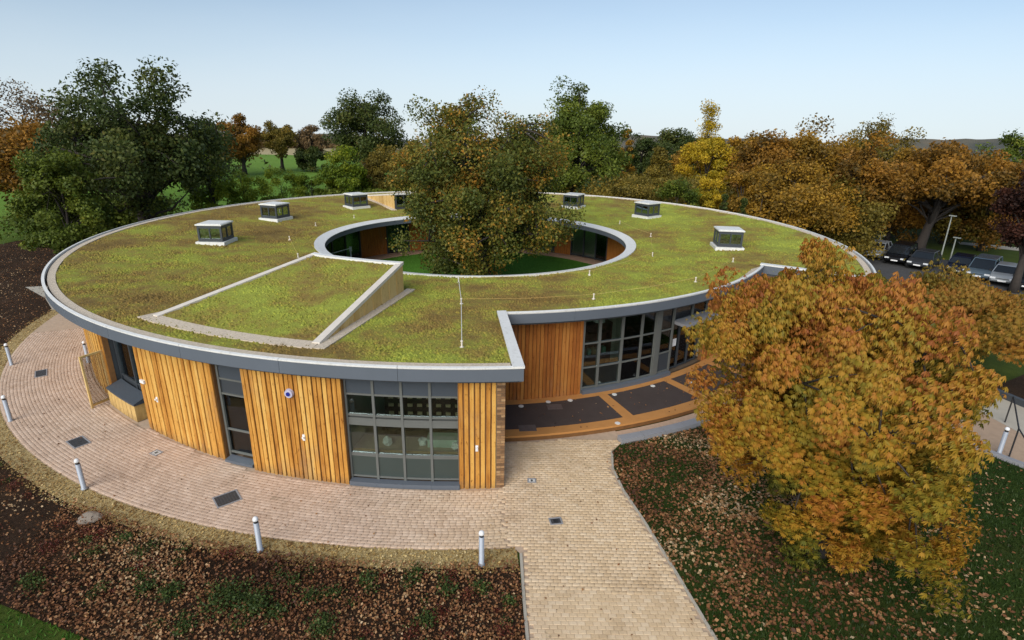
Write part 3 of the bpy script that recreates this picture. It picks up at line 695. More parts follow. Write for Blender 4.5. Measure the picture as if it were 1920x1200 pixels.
# narrow brick pier on the front corner
mb = MB(); mb.sweep([(18.40, 0), (18.40, 3.19), (18.615, 3.19), (18.615, 0)], -84.93, -84.31, 1); mb.build('brick_pier', MT['mortar'], B)
mb = MB(); z = .006; k = 0
while z < 3.1:
    for b0, b1 in (((-84.93, -84.29),) if k % 2 else ((-84.93, -84.62), (-84.59, -84.29))): mb.sweep([(18.45, z), (18.45, z + .062), (18.632, z + .062), (18.632, z)], b0, b1, 1)
    z += .075; k += 1
mb.build('pier_brickwork', MT['brick'], B, kind='stuff')
brick_return(-31.0, 14.0, 18.0, 0, 3.19)

# generic flat-bay glazing on an arc
def glazing(name, angs, rad, z0, z1, rows, spans_frame=.06, mat_f='frame', depth=.12, label=None):
    """angs: bay boundaries. rows: list of (za, zb, kind) kind in pane/panel/green/none"""
    E_ = empty(name, (0, 0, 0), parent=B)
    if label: E_['label'] = label
    RF = rad if callable(rad) else (lambda a: rad)
    for a in angs:
        x, y, _ = pol(RF(a) - depth / 2, a); mb = MB(); mb.box((x, y, (z0 + z1) / 2), (depth, spans_frame, z1 - z0), R(a)); mb.build('mullion', MT[mat_f], E_)
    for a, b in zip(angs[:-1], angs[1:]):
        pa, pb = Vector(pol(RF(a), a)), Vector(pol(RF(b), b)); d = (pb - pa); L = d.length; ang = math.atan2(d.y, d.x); mid = (pa + pb) / 2; nrm = mid.normalized()
        zs = sorted({r[0] for r in rows} | {r[1] for r in rows})
        for z in zs: trs = MB(); trs.box((mid.x - nrm.x * depth * .5, mid.y - nrm.y * depth * .5, z), (L - spans_frame - .002, depth * .8, .05), ang); trs.build('transom', MT[mat_f], E_)
        for za, zb, kd in rows:
            if kd == 'none': continue
            off = {'pane': .055, 'panel': .03, 'green': .03, 'bar': .01, 'dark': .05}[kd]; th = {'pane': .012, 'panel': .03, 'green': .03, 'bar': .09, 'dark': .03}[kd]
            c = mid - nrm * (off + th / 2)
            mb = MB(); mb.box((c.x, c.y, (za + zb) / 2), (L - spans_frame - .004, th, zb - za - .052), ang)
            mb.build({'pane': 'pane', 'panel': 'spandrel_panel', 'green': 'lower_panel', 'bar': 'frame_bar', 'dark': 'dark_panel'}[kd], {'pane': MT['glass'], 'panel': MT['panel'], 'green': MT['panel_green'], 'bar': MT['frame'], 'dark': MT['frame_dark']}[kd], E_)
    return E_
a3 = [-96.9 + 9.0 * i / 4 for i in range(5)]
W3 = glazing('window', a3, 18.52, .0, ZT, [(2.62, 3.17, 'panel'), (2.02, 2.62, 'pane'), (1.76, 1.92, 'bar'), (.88, 1.76, 'pane'), (.20, .84, 'green')], .065)
mb = MB()
for a, b in zip(a3[:-1], a3[1:]):
    pa, pb = Vector(pol(18.60, a)), Vector(pol(18.60, b)); mid = (pa + pb) / 2; d = pb - pa; mb.box((mid.x, mid.y, .07), (d.length, .2, .13), math.atan2(d.y, d.x))
mb.build('base_plate', MT['fascia'], W3)
mb = MB(); mb.sweep([(18.25, .855), (18.25, .885), (18.39, .885), (18.39, .855)], a3[0], a3[-1], 8); mb.build('window_board', MT['board_pale'], W3)
W2 = glazing('window', [-109.0, -105.95], lambda a: 18.36, .0, ZT, [(2.5, 3.17, 'panel'), (2.05, 2.5, 'dark'), (.95, 2.05, 'pane'), (.22, .95, 'pane')], .07)
mb = MB(); mb.sweep([(18.34, .02), (18.34, .12), (18.60, .10), (18.60, .02)], -108.9, -106, 2); mb.build('sill', MT['fascia'], W2)
# left window with its timber bay box
W1 = glazing('window', [-128.9, -124.9, -121.0], lambda a: 17.86, .0, ZT, [(2.75, 3.17, 'panel'), (.95, 2.75, 'pane'), (.1, .95, 'dark')], .07, 'frame_dark')
mb = MB()
for i in range(7):
    b0 = -128.8 + 6.4 * i / 7; b1 = -128.8 + 6.4 * (i + 1) / 7
    mb.sweep([(17.88, .02), (17.88, .58), (18.34, .58), (18.34, .02)], b0 + .03, b1 - .03, 1)
mb.build('bay_box', MT['board_pale'], W1)
mb = MB(); mb.sweep([(17.88, .585), (17.88, .80), (18.36, .64), (18.36, .585)], -128.85, -122.35, 5); mb.build('bay_sill', MT['panel'], W1)
# entrance glazing in the cut-out
E1 = glazing('window', [-71.45, -68.9, -65.1, -61.6, -58.9], 14.0, .2, 3.18, [(2.06, 3.14, 'pane'), (1.16, 2.06, 'pane'), (.40, 1.16, 'pane')], .085)
mb = MB(); mb.sweep([(13.9, .2), (13.9, .37), (14.12, .35), (14.12, .2)], -71.4, -55.2, 8); mb.build('base_plate', MT['fascia'], E1)
mb = MB(); mb.sweep([(13.7, .2), (13.7, 3.18), (14.03, 3.18), (14.03, .2)], -58.9, -58.0, 1); mb.build('column', MT['frame'], E1)
E2 = glazing('window', [-57.9, -55.2], 14.0, .2, 3.18, [(2.06, 3.14, 'pane'), (1.16, 2.06, 'pane'), (.40, 1.16, 'dark')], .07)
E3 = glazing('window', [-55.1, -50.6, -46.5], 14.0, 2.3, 3.18, [(2.32, 3.14, 'pane')], .07)
D_ = glazing('entrance_door', [-54.9, -52.0, -49.2, -46.5], 13.75, .2, 2.25, [(.25, 2.2, 'pane')], .07, 'frame_dark')
mb = MB(); mb.sweep([(13.55, 2.24), (13.55, 2.36), (14.5, 2.34), (14.5, 2.22)], -55.0, -46.6, 8); mb.build('canopy', MT['concrete'], D_)
q = Vector(pol(13.79, -53.4, 1.35)); mb = MB(); mb.box(q, (.01, .21, .3), R(-53.4)); mb.build('notice', MT['white_plastic'], D_)

# courtyard walls
def inner_wall(a0, a1, kind):
    if kind == 't':
        mb = MB(); mb.sweep([(10.4, .4), (10.4, 2.8), (10.55, 2.8), (10.55, .4)], a0, a1, max(1, int((a1 - a0) / 2))); mb.build('backing_boards', MT['batten'], B, kind='stuff')
        mb = MB(); nb = int(R(a1 - a0) * 10.4 / .16)
        for i in range(nb):
            b = a0 + (a1 - a0) * (i + .5) / nb; x, y, _ = pol(10.385, b); mb.box((x, y, 1.6), (.03, .145, 2.4), R(b))
        mb.build('cladding_boards', MT['board_red'], B, kind='stuff')
    else:
        nb = max(1, round(R(a1 - a0) * 10.4 / 1.2)); angs = [a0 + (a1 - a0) * i / nb for i in range(nb + 1)]
        glazing('courtyard_window', angs, 10.46, .4, 2.8, [(.5, 2.75, 'pane')], .08, 'frame_dark')
for a0, a1, k_ in ((-3, 12, 'g'), (12, 37, 't'), (37, 54, 'g'), (54, 61.5, 't'), (61.5, 76, 'g'), (76, 86, 't'), (86, 99, 'g'), (99, 122, 't'), (122, 131.2, 'g'), (131.2, 143.2, 't'), (143.2, 170, 'g'), (170, 186, 't'), (186, 205, 'g'), (205, 240, 't'), (240, 262, 'g'), (262, 300, 't'), (300, 325, 'g'), (325, 357, 't')): inner_wall(a0, a1, k_)
# inside of the building
mb = MB()
mb.sweep([(10.6, .02), (10.6, .06), (17.6, .06), (17.6, .02)], NA1 + .5, NA0 + 359, 90); mb.sweep([(10.6, .02), (10.6, .19), (13.9, .19), (13.9, .02)], NA0 - 1, NA1 + .5, 30)
mb.sweep([(17.6, .02), (17.6, .06), (18.35, .06), (18.35, .02)], -108, -85.2, 12)
mb.build('inside_floor', MT['floor_in'], B)
mb = MB()
mb.sweep([(15.3, .06), (15.3, 3.2), (15.4, 3.2), (15.4, .06)], -150, -85.2, 30); mb.sweep([(11.7, .2), (11.7, 3.05), (11.8, 3.05), (11.8, .2)], -84, -31, 26); mb.sweep([(12.2, .06), (12.2, 3.0), (12.3, 3.0), (12.3, .06)], 0, 210, 60)
for a, r0, r1 in ((-97.2, 15.4, 18.3), (-85.3, 15.4, 18.3), (-109, 15.4, 18.2), (-120.8, 15.4, 17.5), (-129.3, 15.4, 17.5), (-71.9, 11.8, 13.8), (-58.4, 11.8, 13.7), (-45, 11.8, 13.8), (143, 10.7, 12.2), (122, 10.7, 12.2), (54, 10.7, 12.2), (37, 10.7, 12.2)):
    x, y, _ = pol((r0 + r1) / 2, a); mb.box((x, y, 1.6), (r1 - r0, .1, 2.75), R(a))
mb.build('inside_wall', MT['plaster'], B)

# things fixed to the wall: small lamps and the alarm box
for a, z, k_ in ((-119.7, 1.66, 'o'), (-117.6, 1.25, 's'), (-100.5, 1.31, 's'), (-86.5, 1.25, 's')):
    x, y, _ = pol(RW(a) + .045, a, z); mb = MB()
    if k_ == 'o': mb.box((x, y, z), (.10, .22, .10), R(a))
    else: mb.box((x, y, z), (.05, .07, .17), R(a)); mb.tube([pol(RW(a) + .06, a, z + .02), pol(RW(a) + .12, a, z + .02)], .03, 8)
    mb.build('wall_lamp', MT['white_plastic'], B)
x, y, _ = pol(RW(-101.3) + .05, -101.3); E_ = empty('alarm_box', (x, y, 2.57), R(-101.3), parent=B)
mb = MB(); mb.tube([(0, 0, 0), (.07, 0, 0)], [.125, .11], 16); mb.build('casing', plain('lilac_plastic', (.5, .48, .62), .4), E_)
mb = MB(); mb.tube([(.06, 0, 0), (.095, 0, 0)], .055, 12); mb.build('lens', plain('blue_lens', (.02, .03, .25), .2), E_)

# ------------------------------------------------------------------ courtyard
sheet('courtyard_paving', arc(10.42, 0, 359, 90), .385, MT['pale_concrete'])
sheet('courtyard_lawn', arc(9.15, 0, 359, 80), .395, MT['court_lawn'])
pc = MB()
for ring in range(6):
    rr0 = 9.18 + ring * .205; nbl = int(2 * math.pi * rr0 / .42)
    for i in range(nbl):
        a = 360 * (i + (ring % 2) * .5) / nbl; da = 180 / nbl - .05
        pc.sweep([(rr0, .386), (rr0, .402), (rr0 + .198, .402), (rr0 + .198, .386)], a - da, a + da, 1)
pc.build('courtyard_paver_field', plain('court_paver', (.40, .25, .17), .9, var=.3, scale=3), bpy.data.objects['courtyard_paving'], kind='stuff')
E_ = empty('courtyard_rail', (*pol(9.6, 152)[:2], .4), 0, 'thin white handrail with a post beside the dark courtyard glazing', 'handrail')
mb = MB(); mb.tube([(0, 0, 0), (0, 0, 1.05)], .04, 8); mb.tube([(0, 0, 1.05), (-.8, -1.4, 1.0)], .03, 8); mb.build('rail', MT['white_plastic'], E_)
mb = MB(); mb.box((0, 0, 1.0), (.16, .05, .3)); mb.build('bracket', MT['white_plastic'], E_)

# ------------------------------------------------------------------ terrace in front of the entrance
T_ = empty('terrace', (0, 0, 0), 0); T_['kind'] = 'structure'
ZP = .2
mb = MB(); mb.sweep([(14.0, .0), (14.0, ZP - .004), (16.36, ZP - .004), (16.36, .0)], -84.1, -31.2, 44); mb.build('terrace_base', MT['batten'], T_)
cuts = [-83.9, -68.6, -56.9, -46.0, -31.4]
for i in range(4):
    a0, a1 = cuts[i], cuts[i + 1]; mb = MB(); mb.sweep([(14.35, ZP - .003), (14.35, ZP + .004), (15.98, ZP + .004), (15.98, ZP - .003)], a0 + (.7 if i else 0), a1 - .7, 12); mb.build('rubber_panel', MT['rubber'], T_)
    mb = MB(); mb.sweep([(14.02, ZP - .003), (14.02, ZP + .008), (14.345, ZP + .008), (14.345, ZP - .003)], a0, a1 - .02, 12); mb.build('orange_band', MT['orange'], T_)
    mb = MB(); mb.sweep([(15.985, ZP - .003), (15.985, ZP + .008), (16.38, ZP + .008), (16.38, ZP - .06)], a0, a1 - .02, 12); mb.build('orange_band', MT['orange'], T_)
for a in cuts[1:-1]:
    mb = MB(); mb.sweep([(14.35, ZP - .003), (14.35, ZP + .0075), (15.98, ZP + .0075), (15.98, ZP - .003)], a - .68, a + .68, 1); mb.build('orange_band', MT['orange'], T_)
for px, py in ((977, 762), (1028, 754), (1069, 751), (1152, 740), (1224, 724), (1293, 717), (1158, 794)):
    p = G(px, py, ZP); mb = MB(); mb.lathe([(.09, 0), (.09, .012), (.02, .014)], 12, (p[0], p[1], ZP + .005)); mb.build('floor_light', MT['white'], T_)
for px, py, s in ((1040, 763, .5), (989, 803, .55)):
    p = G(px, py, ZP); mb = MB(); mb.box((p[0], p[1], ZP + .006), (s, s * .7, .006), .1); mb.build('access_cover', plain('worn_cover', (.11, .09, .085), .6, var=.5, scale=12), T_)
sheet('terrace_margin', arc(16.40, -84, -48, 30) + arc(16.88, -48, -84, 30), .002, plain('margin_paving', (.52, .36, .25), .9, var=.25, scale=9))
# low retaining kerb along the terrace
K_ = empty('retaining_kerb', (0, 0, 0), 0, 'low curved grey kerb wall between the terrace and the leafy lawn', 'kerb wall')
for i in range(9):
    a0 = -71.7 + 24 * i / 9; mb = MB(); mb.sweep([(16.86, -.05), (16.86, .16), (17.14, .15), (17.14, -.05)], a0 + .02, a0 + 24 / 9 - .02, 4); mb.build('kerb_stone', MT['concrete'], K_)

# ------------------------------------------------------------------ furniture seen through the glass
def table_set(loc, rz, lbl, top=(.42, .30, .17)):
    E_ = empty('desk', loc, rz, lbl, 'desk')
    m = plain('desk_top', (.42, .34, .2), .5)
    mb = MB(); mb.box((0, 0, .73), (1.5, .7, .03)); mb.build('desk_top', m, E_)
    for sx in (-.68, .68):
        for sy in (-.28, .28): mb = MB(); mb.box((sx, sy, .36), (.045, .045, .71)); mb.build('leg', MT['frame'], E_)
def put(a, r, z=.06): x, y, _ = pol(r, a); return (x, y, z)
table_set(put(-90.2, 17.75), R(-90.2 + 90), 'pale desk behind the big front window next to the corner cladding')
table_set(put(-95.0, 17.75), R(-95 + 90), 'pale desk behind the big front window beside the wide timber panel')
pgreen = plain('pale_green_fabric', (.42, .52, .42), .8); pwhite = plain('paper_white', (.75, .75, .72), .7)
E_ = empty('storage_box', put(-89.5, 17.75, .805), R(0), 'long pale green box lying on the desk in the front window', 'box')
mb = MB(); mb.box((0, 0, .11), (.8, .35, .22)); mb.build('carcass', pgreen, E_); mb = MB(); mb.box((0, 0, .235), (.84, .39, .03)); mb.build('lid', pgreen, E_)
for a, r, lb in ((-91.3, 17.8, 'crumpled white paper bag at the end of the pale green box'), (-94.4, 17.85, 'small white paper bag alone in the second bay of the front window'), (-88.3, 17.95, 'small white paper bag against the corner side of the front window')):
    mb = MB(); prof = [(.10, 0), (.13, .06), (.11, .12), (.12, .17), (.05, .2)]; mb.lathe(prof, 7, put(a, r, .805)); mb.v = [(x + random.uniform(-.03, .03), y + random.uniform(-.03, .03), z + random.uniform(-.02, .03)) for x, y, z in mb.v]; o = mb.build('paper_bag', pwhite); tag(o, lb, 'bag')
E_ = empty('storage_rack', put(-90.2, 15.65), R(-90.2 + 90), 'tall dark rack of small drawers on the back wall of the front room', 'rack')
mb = MB(); mb.box((0, 0, 1.45), (3.6, .4, 2.8)); mb.build('carcass', plain('dark_rack', (.05, .028, .02), .6), E_)
for r_ in range(4):
    for c_ in range(12):
        mb = MB(); mb.box((-1.6 + c_ * .29, -.22, (.40 + r_ * .27)), (.15, .05, .09)); mb.build('drawer_label', plain('label_cream', (.62, .48, .30), .6) if 'label_cream' not in bpy.data.materials else bpy.data.materials['label_cream'], E_)
E_ = empty('pendant_lamp', put(-66.7, 13.0, 2.45), 0, 'white dome pendant lamp hanging behind the entrance glazing', 'lamp')
mb = MB(); mb.lathe([(.22, 0), (.2, .09), (.1, .17), (.03, .2)], 14); mb.build('lamp_shade', MT['white_plastic'], E_); mb = MB(); mb.tube([(0, 0, .2), (0, 0, .62)], .01, 5); mb.build('cord', MT['black'], E_)
E_ = empty('bookcase', put(-66.5, 11.95, .2), R(-66.5 + 90), 'dark reddish bookcase at the back of the entrance hall', 'bookcase')
dr = plain('dark_red_wood', (.10, .035, .025), .6)
mb = MB(); mb.box((0, .12, .9), (2.2, .04, 1.8))
for x in (-1.1, 0, 1.1): mb.box((x, -.05, .9), (.04, .32, 1.8))
mb.build('carcass', dr, E_)
for z in (.05, .5, .95, 1.4, 1.78): mb = MB(); mb.box((0, -.06, z), (2.14, .30, .03)); mb.build('shelf', dr, E_)
for k in range(9):
    mb = MB(); mb.box((-.9 + k * .22, -.06, .66 + (k % 3) * .45 * 0), (.14, .2, random.uniform(.2, .3))); o = mb.build('book_row', plain('books%d' % k, (random.uniform(.1, .5), random.uniform(.1, .35), random.uniform(.1, .3)), .7), E_)
for a, lb in ((-70.2, 'slanted pale prop behind the first entrance bay beside the timber'), (-60.6, 'slanted pale prop behind the entrance glazing near the wide column')):
    mb = MB(); p0 = Vector(put(a, 13.75, .22)); p1 = Vector(put(a - 2.6, 13.4, .95)); mb.tube([p0, p1], .045, 8); o = mb.build('raking_prop', MT['frame']); tag(o, lb, 'prop')

# ------------------------------------------------------------------ street furniture
def bollard(px, py, lb, z=0.03, h=.93):
    p = G(px, py, z)
    E_ = empty('bollard', tuple(p), 0, lb, 'bollard', 'bollards along the curved path')
    return E_
mbp = MB(); mbp.lathe([(.075, -.02), (.075, .02), (.058, .03), (.058, .74)], 16); m_post = mbp.mesh('post', MT['steel'], True)
mbp = MB(); mbp.lathe([(.046, .74), (.046, .80)], 16); m_neck = mbp.mesh('lamp_band', MT['black'])
mbp = MB(); mbp.lathe([(.062, .80), (.064, .82), (.056, .86), (.035, .885), (.01, .89)], 16); m_cap = mbp.mesh('cap', MT['white_plastic'], True)
for px, py, lb in ((22, 684, 'farthest steel bollard of the curved path, at the edge of the dark bed'), (20, 789, 'steel bollard on the gravel edge, second farthest round the bend'),
                   (158, 916, 'steel bollard beside the gravel border, between the bend and the widest timber panel'), (488, 1031, 'steel bollard at the gravel edge in front of the alarm box'),
                   (903, 1058, 'steel bollard closest to where the straight path leaves the ring'), (1873, 850, 'grey bollard on the far path beyond the orange chestnut tree'), (166, 679, 'short white bollard close to the far end of the timber wall')):
    E_ = bollard(px, py, lb)
    link('post', m_post, E_); link('lamp_band', m_neck, E_); link('cap', m_cap, E_)
def drain(px, py, rz, lb, s=(.62, .42), gm='iron'):
    p = G(px, py, .03); E_ = empty('drain_cover', (p[0], p[1], PH + .004), rz, lb, 'drain cover')
    mb = MB()
    for sx in (-1, 1): mb.box((sx * s[0] / 2, 0, .004), (.035, s[1] + .035, .012)); mb.box((0, sx * s[1] / 2, .004), (s[0] - .036, .035, .012))
    mb.build('frame', MT['concrete'], E_)
    mb = MB(); mb.box((0, 0, -.002), (s[0] - .04, s[1] - .04, .008))
    for i in range(7): mb.box((-s[0] / 2 + .08 + i * (s[0] - .16) / 6, 0, .005), (.03, s[1] - .09, .007))
    mb.build('grate', MT[gm], E_)
drain(426, 935, R(40), 'square iron drain cover in front of the narrow window', (.55, .5))
drain(147, 829, R(-35), 'oblong iron drain cover in the middle of the curved path', (.62, .4))
drain(77, 700, R(-52), 'worn iron drain cover at the far end of the curved path', (.7, .34))
drain(997, 901, 0, 'small bright metal plate by the brick corner pier', (.2, .16), 'white')
drain(293, 849, R(-25), 'small pale cover on the path in front of the left wide timber panel', (.26, .2), 'white')
drain(1042, 977, R(10), 'small dark cover in the yellow straight path', (.28, .22))
p = G(165, 972, 0); mb = MB(); mb.lathe([(.26, -.05), (.29, .02), (.22, .07), (.10, .10), (.02, .105)], 9, (0, 0, 0))
mb.v = [(x * (1 + .2 * math.sin(7 * x + y)), y * .8, z * (1 + .15 * math.sin(9 * y))) for x, y, z in mb.v]; o = mb.build('boulder', MT['rock'], None, loc=tuple(p)); tag(o, 'pale flat boulder lying in the dark planting bed', 'rock')
# open mesh gate leaf standing out from the wall
g0 = G(213, 751, 0); g1 = G(178, 765, 0); gd = g1 - g0; gl = math.hypot(gd[0], gd[1]); gh = 1.85
E_ = empty('mesh_gate', (g0[0], g0[1], .02), math.atan2(gd[1], gd[0]), 'timber framed gate leaf of open brown mesh standing out from the wall', 'gate')
gl = max(gl, .7)
for nm, c, d in (('stile', (.03, 0, gh / 2), (.06, .06, gh)), ('stile', (gl - .03, 0, gh / 2), (.06, .06, gh)), ('rail', (gl / 2, 0, gh - .03), (gl - .122, .055, .06)), ('rail', (gl / 2, 0, .1), (gl - .122, .055, .07))):
    mb = MB(); mb.box(c, d); mb.build(nm, MT['board_pale'], E_)
mb = MB()
for i in range(26): mb.box((.06 + (gl - .12) * (i + .5) / 26, 0, gh / 2 + .03), (.007, .006, gh - .2))
for i in range(40): mb.box((gl / 2, .008, .14 + (gh - .2) * (i + .5) / 40), (gl - .12, .006, .007))
mb.build('wire_mesh', plain('mesh_brown', (.14, .09, .045), .7), E_)

# ------------------------------------------------------------------ east path, car park, lamp posts
sheet('car_park', [(31.2, -1.5), (46, -1.5), (50, 6), (44, 17), (38, 32), (32, 34), (33.5, 22), (31.5, 10)], -2.205, MT['asphalt'])
east = sheet('east_path', [(12.6, -12.0), (15.4, -14.9), (16.9, -17.1), (20.2, -21.9), (26, -30), (30, -28), (22.8, -18.0), (20.4, -13.2), (19.3, -10.4), (17, -9.4), (14.5, -9.9)], -0.003, plain('pink_paving', (.40, .28, .19), .9, var=.2, scale=5))
sheet('pale_strip', [(18.1, -12.6), (18.5, -15.6), (20.4, -19.5), (24, -25), (27.8, -27.4), (22.6, -18.0), (20.35, -13.3), (19.6, -11.8)], .003, MT['pale_concrete'])
K2 = empty('path_kerb', (0, 0, 0), 0, 'dark grey kerb edging the far path below the chestnut tree', 'kerb')
pts = [(13.9, -13.4), (15.4, -14.95), (16.15, -16.05), (16.9, -17.15), (18.5, -19.5), (20.2, -21.95)]
for a, b in zip(pts[:-1], pts[1:]):
    d = Vector((b[0] - a[0], b[1] - a[1])); mb = MB(); mb.box(((a[0] + b[0]) / 2, (a[1] + b[1]) / 2, .03), (d.length - .01, .16, .16), math.atan2(d.y, d.x)); mb.build('kerb_stone', MT['concrete'], K2)
K3 = empty('bank_kerb', (0, 0, 0), 0, 'dark kerb edging the brown bank above the far path', 'kerb')
pts = [G(1850, 733)[:2], G(1885, 748)[:2], G(1925, 765)[:2], G(1990, 800)[:2]]
for a, b in zip(pts[:-1], pts[1:]):
    d = Vector((b[0] - a[0], b[1] - a[1])); mb = MB(); mb.box(((a[0] + b[0]) / 2, (a[1] + b[1]) / 2, .09), (d.length - .01, .16, .28), math.atan2(d.y, d.x)); mb.build('kerb_stone', MT['frame_dark'], K3)
sheet('bark_bank', [tuple(p) for p in pts] + [(28, -16), (30, -12), (22.8, -10.4)], .06, MT['mulch'])
H_ = empty('handrail', (0, 0, 0), 0, 'thin dark metal handrail beside the pale strip of the far path', 'handrail')
hp = [G(1872, 800), G(1890, 868), G(1925, 900)]
hp = [Vector(G(1884, 792)), Vector(G(1892, 856)), Vector(G(1925, 920))]
for p in hp: mb = MB(); mb.tube([p, p + Vector((0, 0, .95))], .022, 6); mb.build('post', MT['black'], H_)
mb = MB(); mb.tube([p + Vector((0, 0, .95)) for p in hp], .022, 6); mb.build('rail', MT['black'], H_)
sheet('far_footpath', [tuple(G(1795, 453, -2.2)[:2]), tuple(G(1800, 458, -2.2)[:2]), tuple(G(1890, 468, -2.2)[:2]), tuple(G(1980, 478, -2.2)[:2]), tuple(G(1980, 472, -2.2)[:2]), tuple(G(1890, 462, -2.2)[:2])], -2.2, MT['pale_concrete'])

def lamp(px, py, h, lb):
    p = G(px, py, -2.2); E_ = empty('lamp_post', tuple(p), 0, lb, 'lamp post', 'lamp posts along the car park')
    mb = MB(); mb.tube([(0, 0, 0), (0, 0, .9), (0, 0, h)], [.075, .06, .045], 8); mb.build('post', plain('lamp_grey', (.35, .37, .33), .5) if 'lamp_grey' not in bpy.data.materials else bpy.data.materials['lamp_grey'], E_)
    mb = MB(); mb.box((0, -.12, h + .03), (.24, .52, .07), .4); mb.build('lamp_head', bpy.data.materials['lamp_grey'], E_)
lamp(1760, 497, 4.4, 'tall slim lamp post behind the parked cars, with the broad tree to its side')
lamp(1777, 503, 2.7, 'shorter lamp post standing just beside the taller one')
lamp(1645, 470, 1.5, 'small lamp post among the dark cars near the roof edge')

# cars
car_paint = {}
def paint(name, col, metal=.4):
    t = NT(name); return t.pbr(t.mix(t.noise(2, 2), tuple(x * .95 for x in col), col), .25, None, metal)
for k_, c_ in dict(black=(.012, .013, .016), navy=(.015, .022, .05), silver=(.45, .48, .50), white=(.78, .79, .8), blue_grey=(.16, .22, .27), graphite=(.06, .065, .075), red=(.20, .02, .02)).items(): car_paint[k_] = paint('paint_' + k_, c_)
def car_proto(style):
    """hatchback (0), saloon (1) or tall estate (2); +x is the front"""
    E_ = empty('parked_car', (0, 0, 0))
    L, W, H = ((4.0, 1.74, 1.46), (4.5, 1.8, 1.43), (4.5, 1.85, 1.66))[style]
    hl = L / 2
    st = [(-hl, .52, .72, .80), (-hl + .08, .40, .92, .9), (-hl + .5, .28, .98, .97), (-hl + 1.3, .25, .97, 1.), (0, .25, .95, 1.), (hl - 1.3, .25, .93, 1.), (hl - .55, .28, .84, .97), (hl - .12, .36, .72, .88), (hl, .48, .60, .76)]
    mb = MB(); vs = []
    for x, zl, zh, wf in st:
        w_ = W / 2 * wf; vs += [(x, -w_ * .94, zl), (x, -w_, (zl + zh) / 2), (x, -w_ * .93, zh), (x, w_ * .93, zh), (x, w_, (zl + zh) / 2), (x, w_ * .94, zl)]
    n = len(st); fs = []
    for i in range(n - 1):
        for j in range(6): q = (j + 1) % 6; fs.append((i * 6 + j, (i + 1) * 6 + j, (i + 1) * 6 + q, i * 6 + q))
    fs += [(5, 4, 3, 2, 1, 0)[::-1], tuple((n - 1) * 6 + j for j in range(6))[::-1]]
    mb.add(vs, fs)
    # pillars + roof
    rb, rf = (-hl + .55, .45) if style == 0 else ((-hl + 1.0, .35) if style == 1 else (-hl + .35, .5))
    bb, bf = (-hl + .12, hl - 1.0) if style == 0 else ((-hl + .55, hl - 1.15) if style == 1 else (-hl + .08, hl - 1.0))
    wr = W / 2 * .74; wb = W / 2 * .90
    top = [(rb, -wr, H), (rf, -wr, H), (rf, wr, H), (rb, wr, H)]; top2 = [(rb - .08, -wr - .02, H - .05), (rf + .1, -wr - .02, H - .05), (rf + .1, wr + .02, H - .05), (rb - .08, wr + .02, H - .05)]
    mb.hexa(top2, top)
    for s in (-1, 1):
        for xa, xb in ((rf + .08, bf - .02), (rb - .06, bb + .06), ((rb + rf) / 2, (rb + rf) / 2 - .03)):
            mb.tube([(xa, s * (wr + .0), H - .04), (xb, s * (wb - .01), .93)], .035, 4)
    body = mb.mesh('body', car_paint['silver'], False); bo = link('body', body, E_)
    gl = NT('car_glass').pbr((.012, .015, .018), .06, None, 0, .7) if 'car_glass' not in bpy.data.materials else bpy.data.materials['car_glass']
    bt = [(bb + .06, -wb + .02, .93), (bf - .04, -wb + .02, .93), (bf - .04, wb - .02, .93), (bb + .06, wb - .02, .93)]; tp = [(rb - .04, -wr + .01, H - .055), (rf + .06, -wr + .01, H - .055), (rf + .06, wr - .01, H - .055), (rb - .04, wr - .01, H - .055)]
    mb = MB(); mb.hexa(bt, tp); mb.build('glazing', gl, E_)
    ty = bpy.data.materials.get('tyre') or plain('tyre', (.02, .02, .02), .9); rim = bpy.data.materials.get('alloy') or plain('alloy', (.35, .36, .38), .35, .7)
    for sx in (-1, 1):
        for s in (-1, 1):
            x = sx * (hl - .78); y = s * (W / 2 - .10)
            mb = MB(); mb.tube([(x, y - .1, .31), (x, y + .1, .31)], .31, 18); wo_ = mb.build('wheel', ty, E_)
            mb = MB(); mb.tube([(x, y + s * .06, .31), (x, y + s * .106, .31)], .19, 12); mb.build('rim', rim, wo_)
    hlm = bpy.data.materials.get('headlamp') or plain('headlamp', (.7, .72, .74), .15); tlm = bpy.data.materials.get('tail_lamp') or plain('tail_lamp', (.35, .01, .01), .2)
    for s in (-1, 1):
        mb = MB(); mb.box((hl - .12, s * W * .33, .66), (.22, .34, .13), 0); mb.build('headlight', hlm, E_)
        mb = MB(); mb.box((-hl + .10, s * W * .37, .80), (.16, .22, .2), 0); mb.build('tail_light', tlm, E_)
        mb = MB(); mb.box((bf - .35, s * (W / 2 + .06), .98), (.12, .16, .11), 0); mb.build('mirror', MT['black'], E_)
    mb = MB(); mb.box((hl - .005, 0, .48), (.03, .52, .11)); mb.build('number_plate', MT['white_plastic'], E_)
    for x_ in (hl - .02,): mb = MB(); mb.box((x_ - .02, 0, .62), (.04, .8, .09)); mb.build('grille', MT['black'], E_)
    return E_
protos = [car_proto(0), car_proto(1), car_proto(2)]
used_p = [False] * 3
ROWD = R(43)
cars = [((1604, 468), 0, 'black', 'black hatchback farthest along the row, partly behind the roof edge'), ((1642, 481), 1, 'silver', 'silver saloon second along the row beside the roof edge'),
        ((1686, 491), 2, 'black', 'tall black estate car in front of the leaning oak trunk'), ((1730, 500), 1, 'graphite', 'graphite saloon just before the tall lamp post'),
        ((1798, 511), 0, 'navy', 'dark navy hatchback just past the two lamp posts'), ((1840, 520), 2, 'blue_grey', 'blue grey estate car between a navy car and a silver one'),
        ((1882, 529), 1, 'silver', 'silver saloon near the picture edge, last but one of the far row'), ((1926, 540), 0, 'black', 'black car at the very end of the far row')]
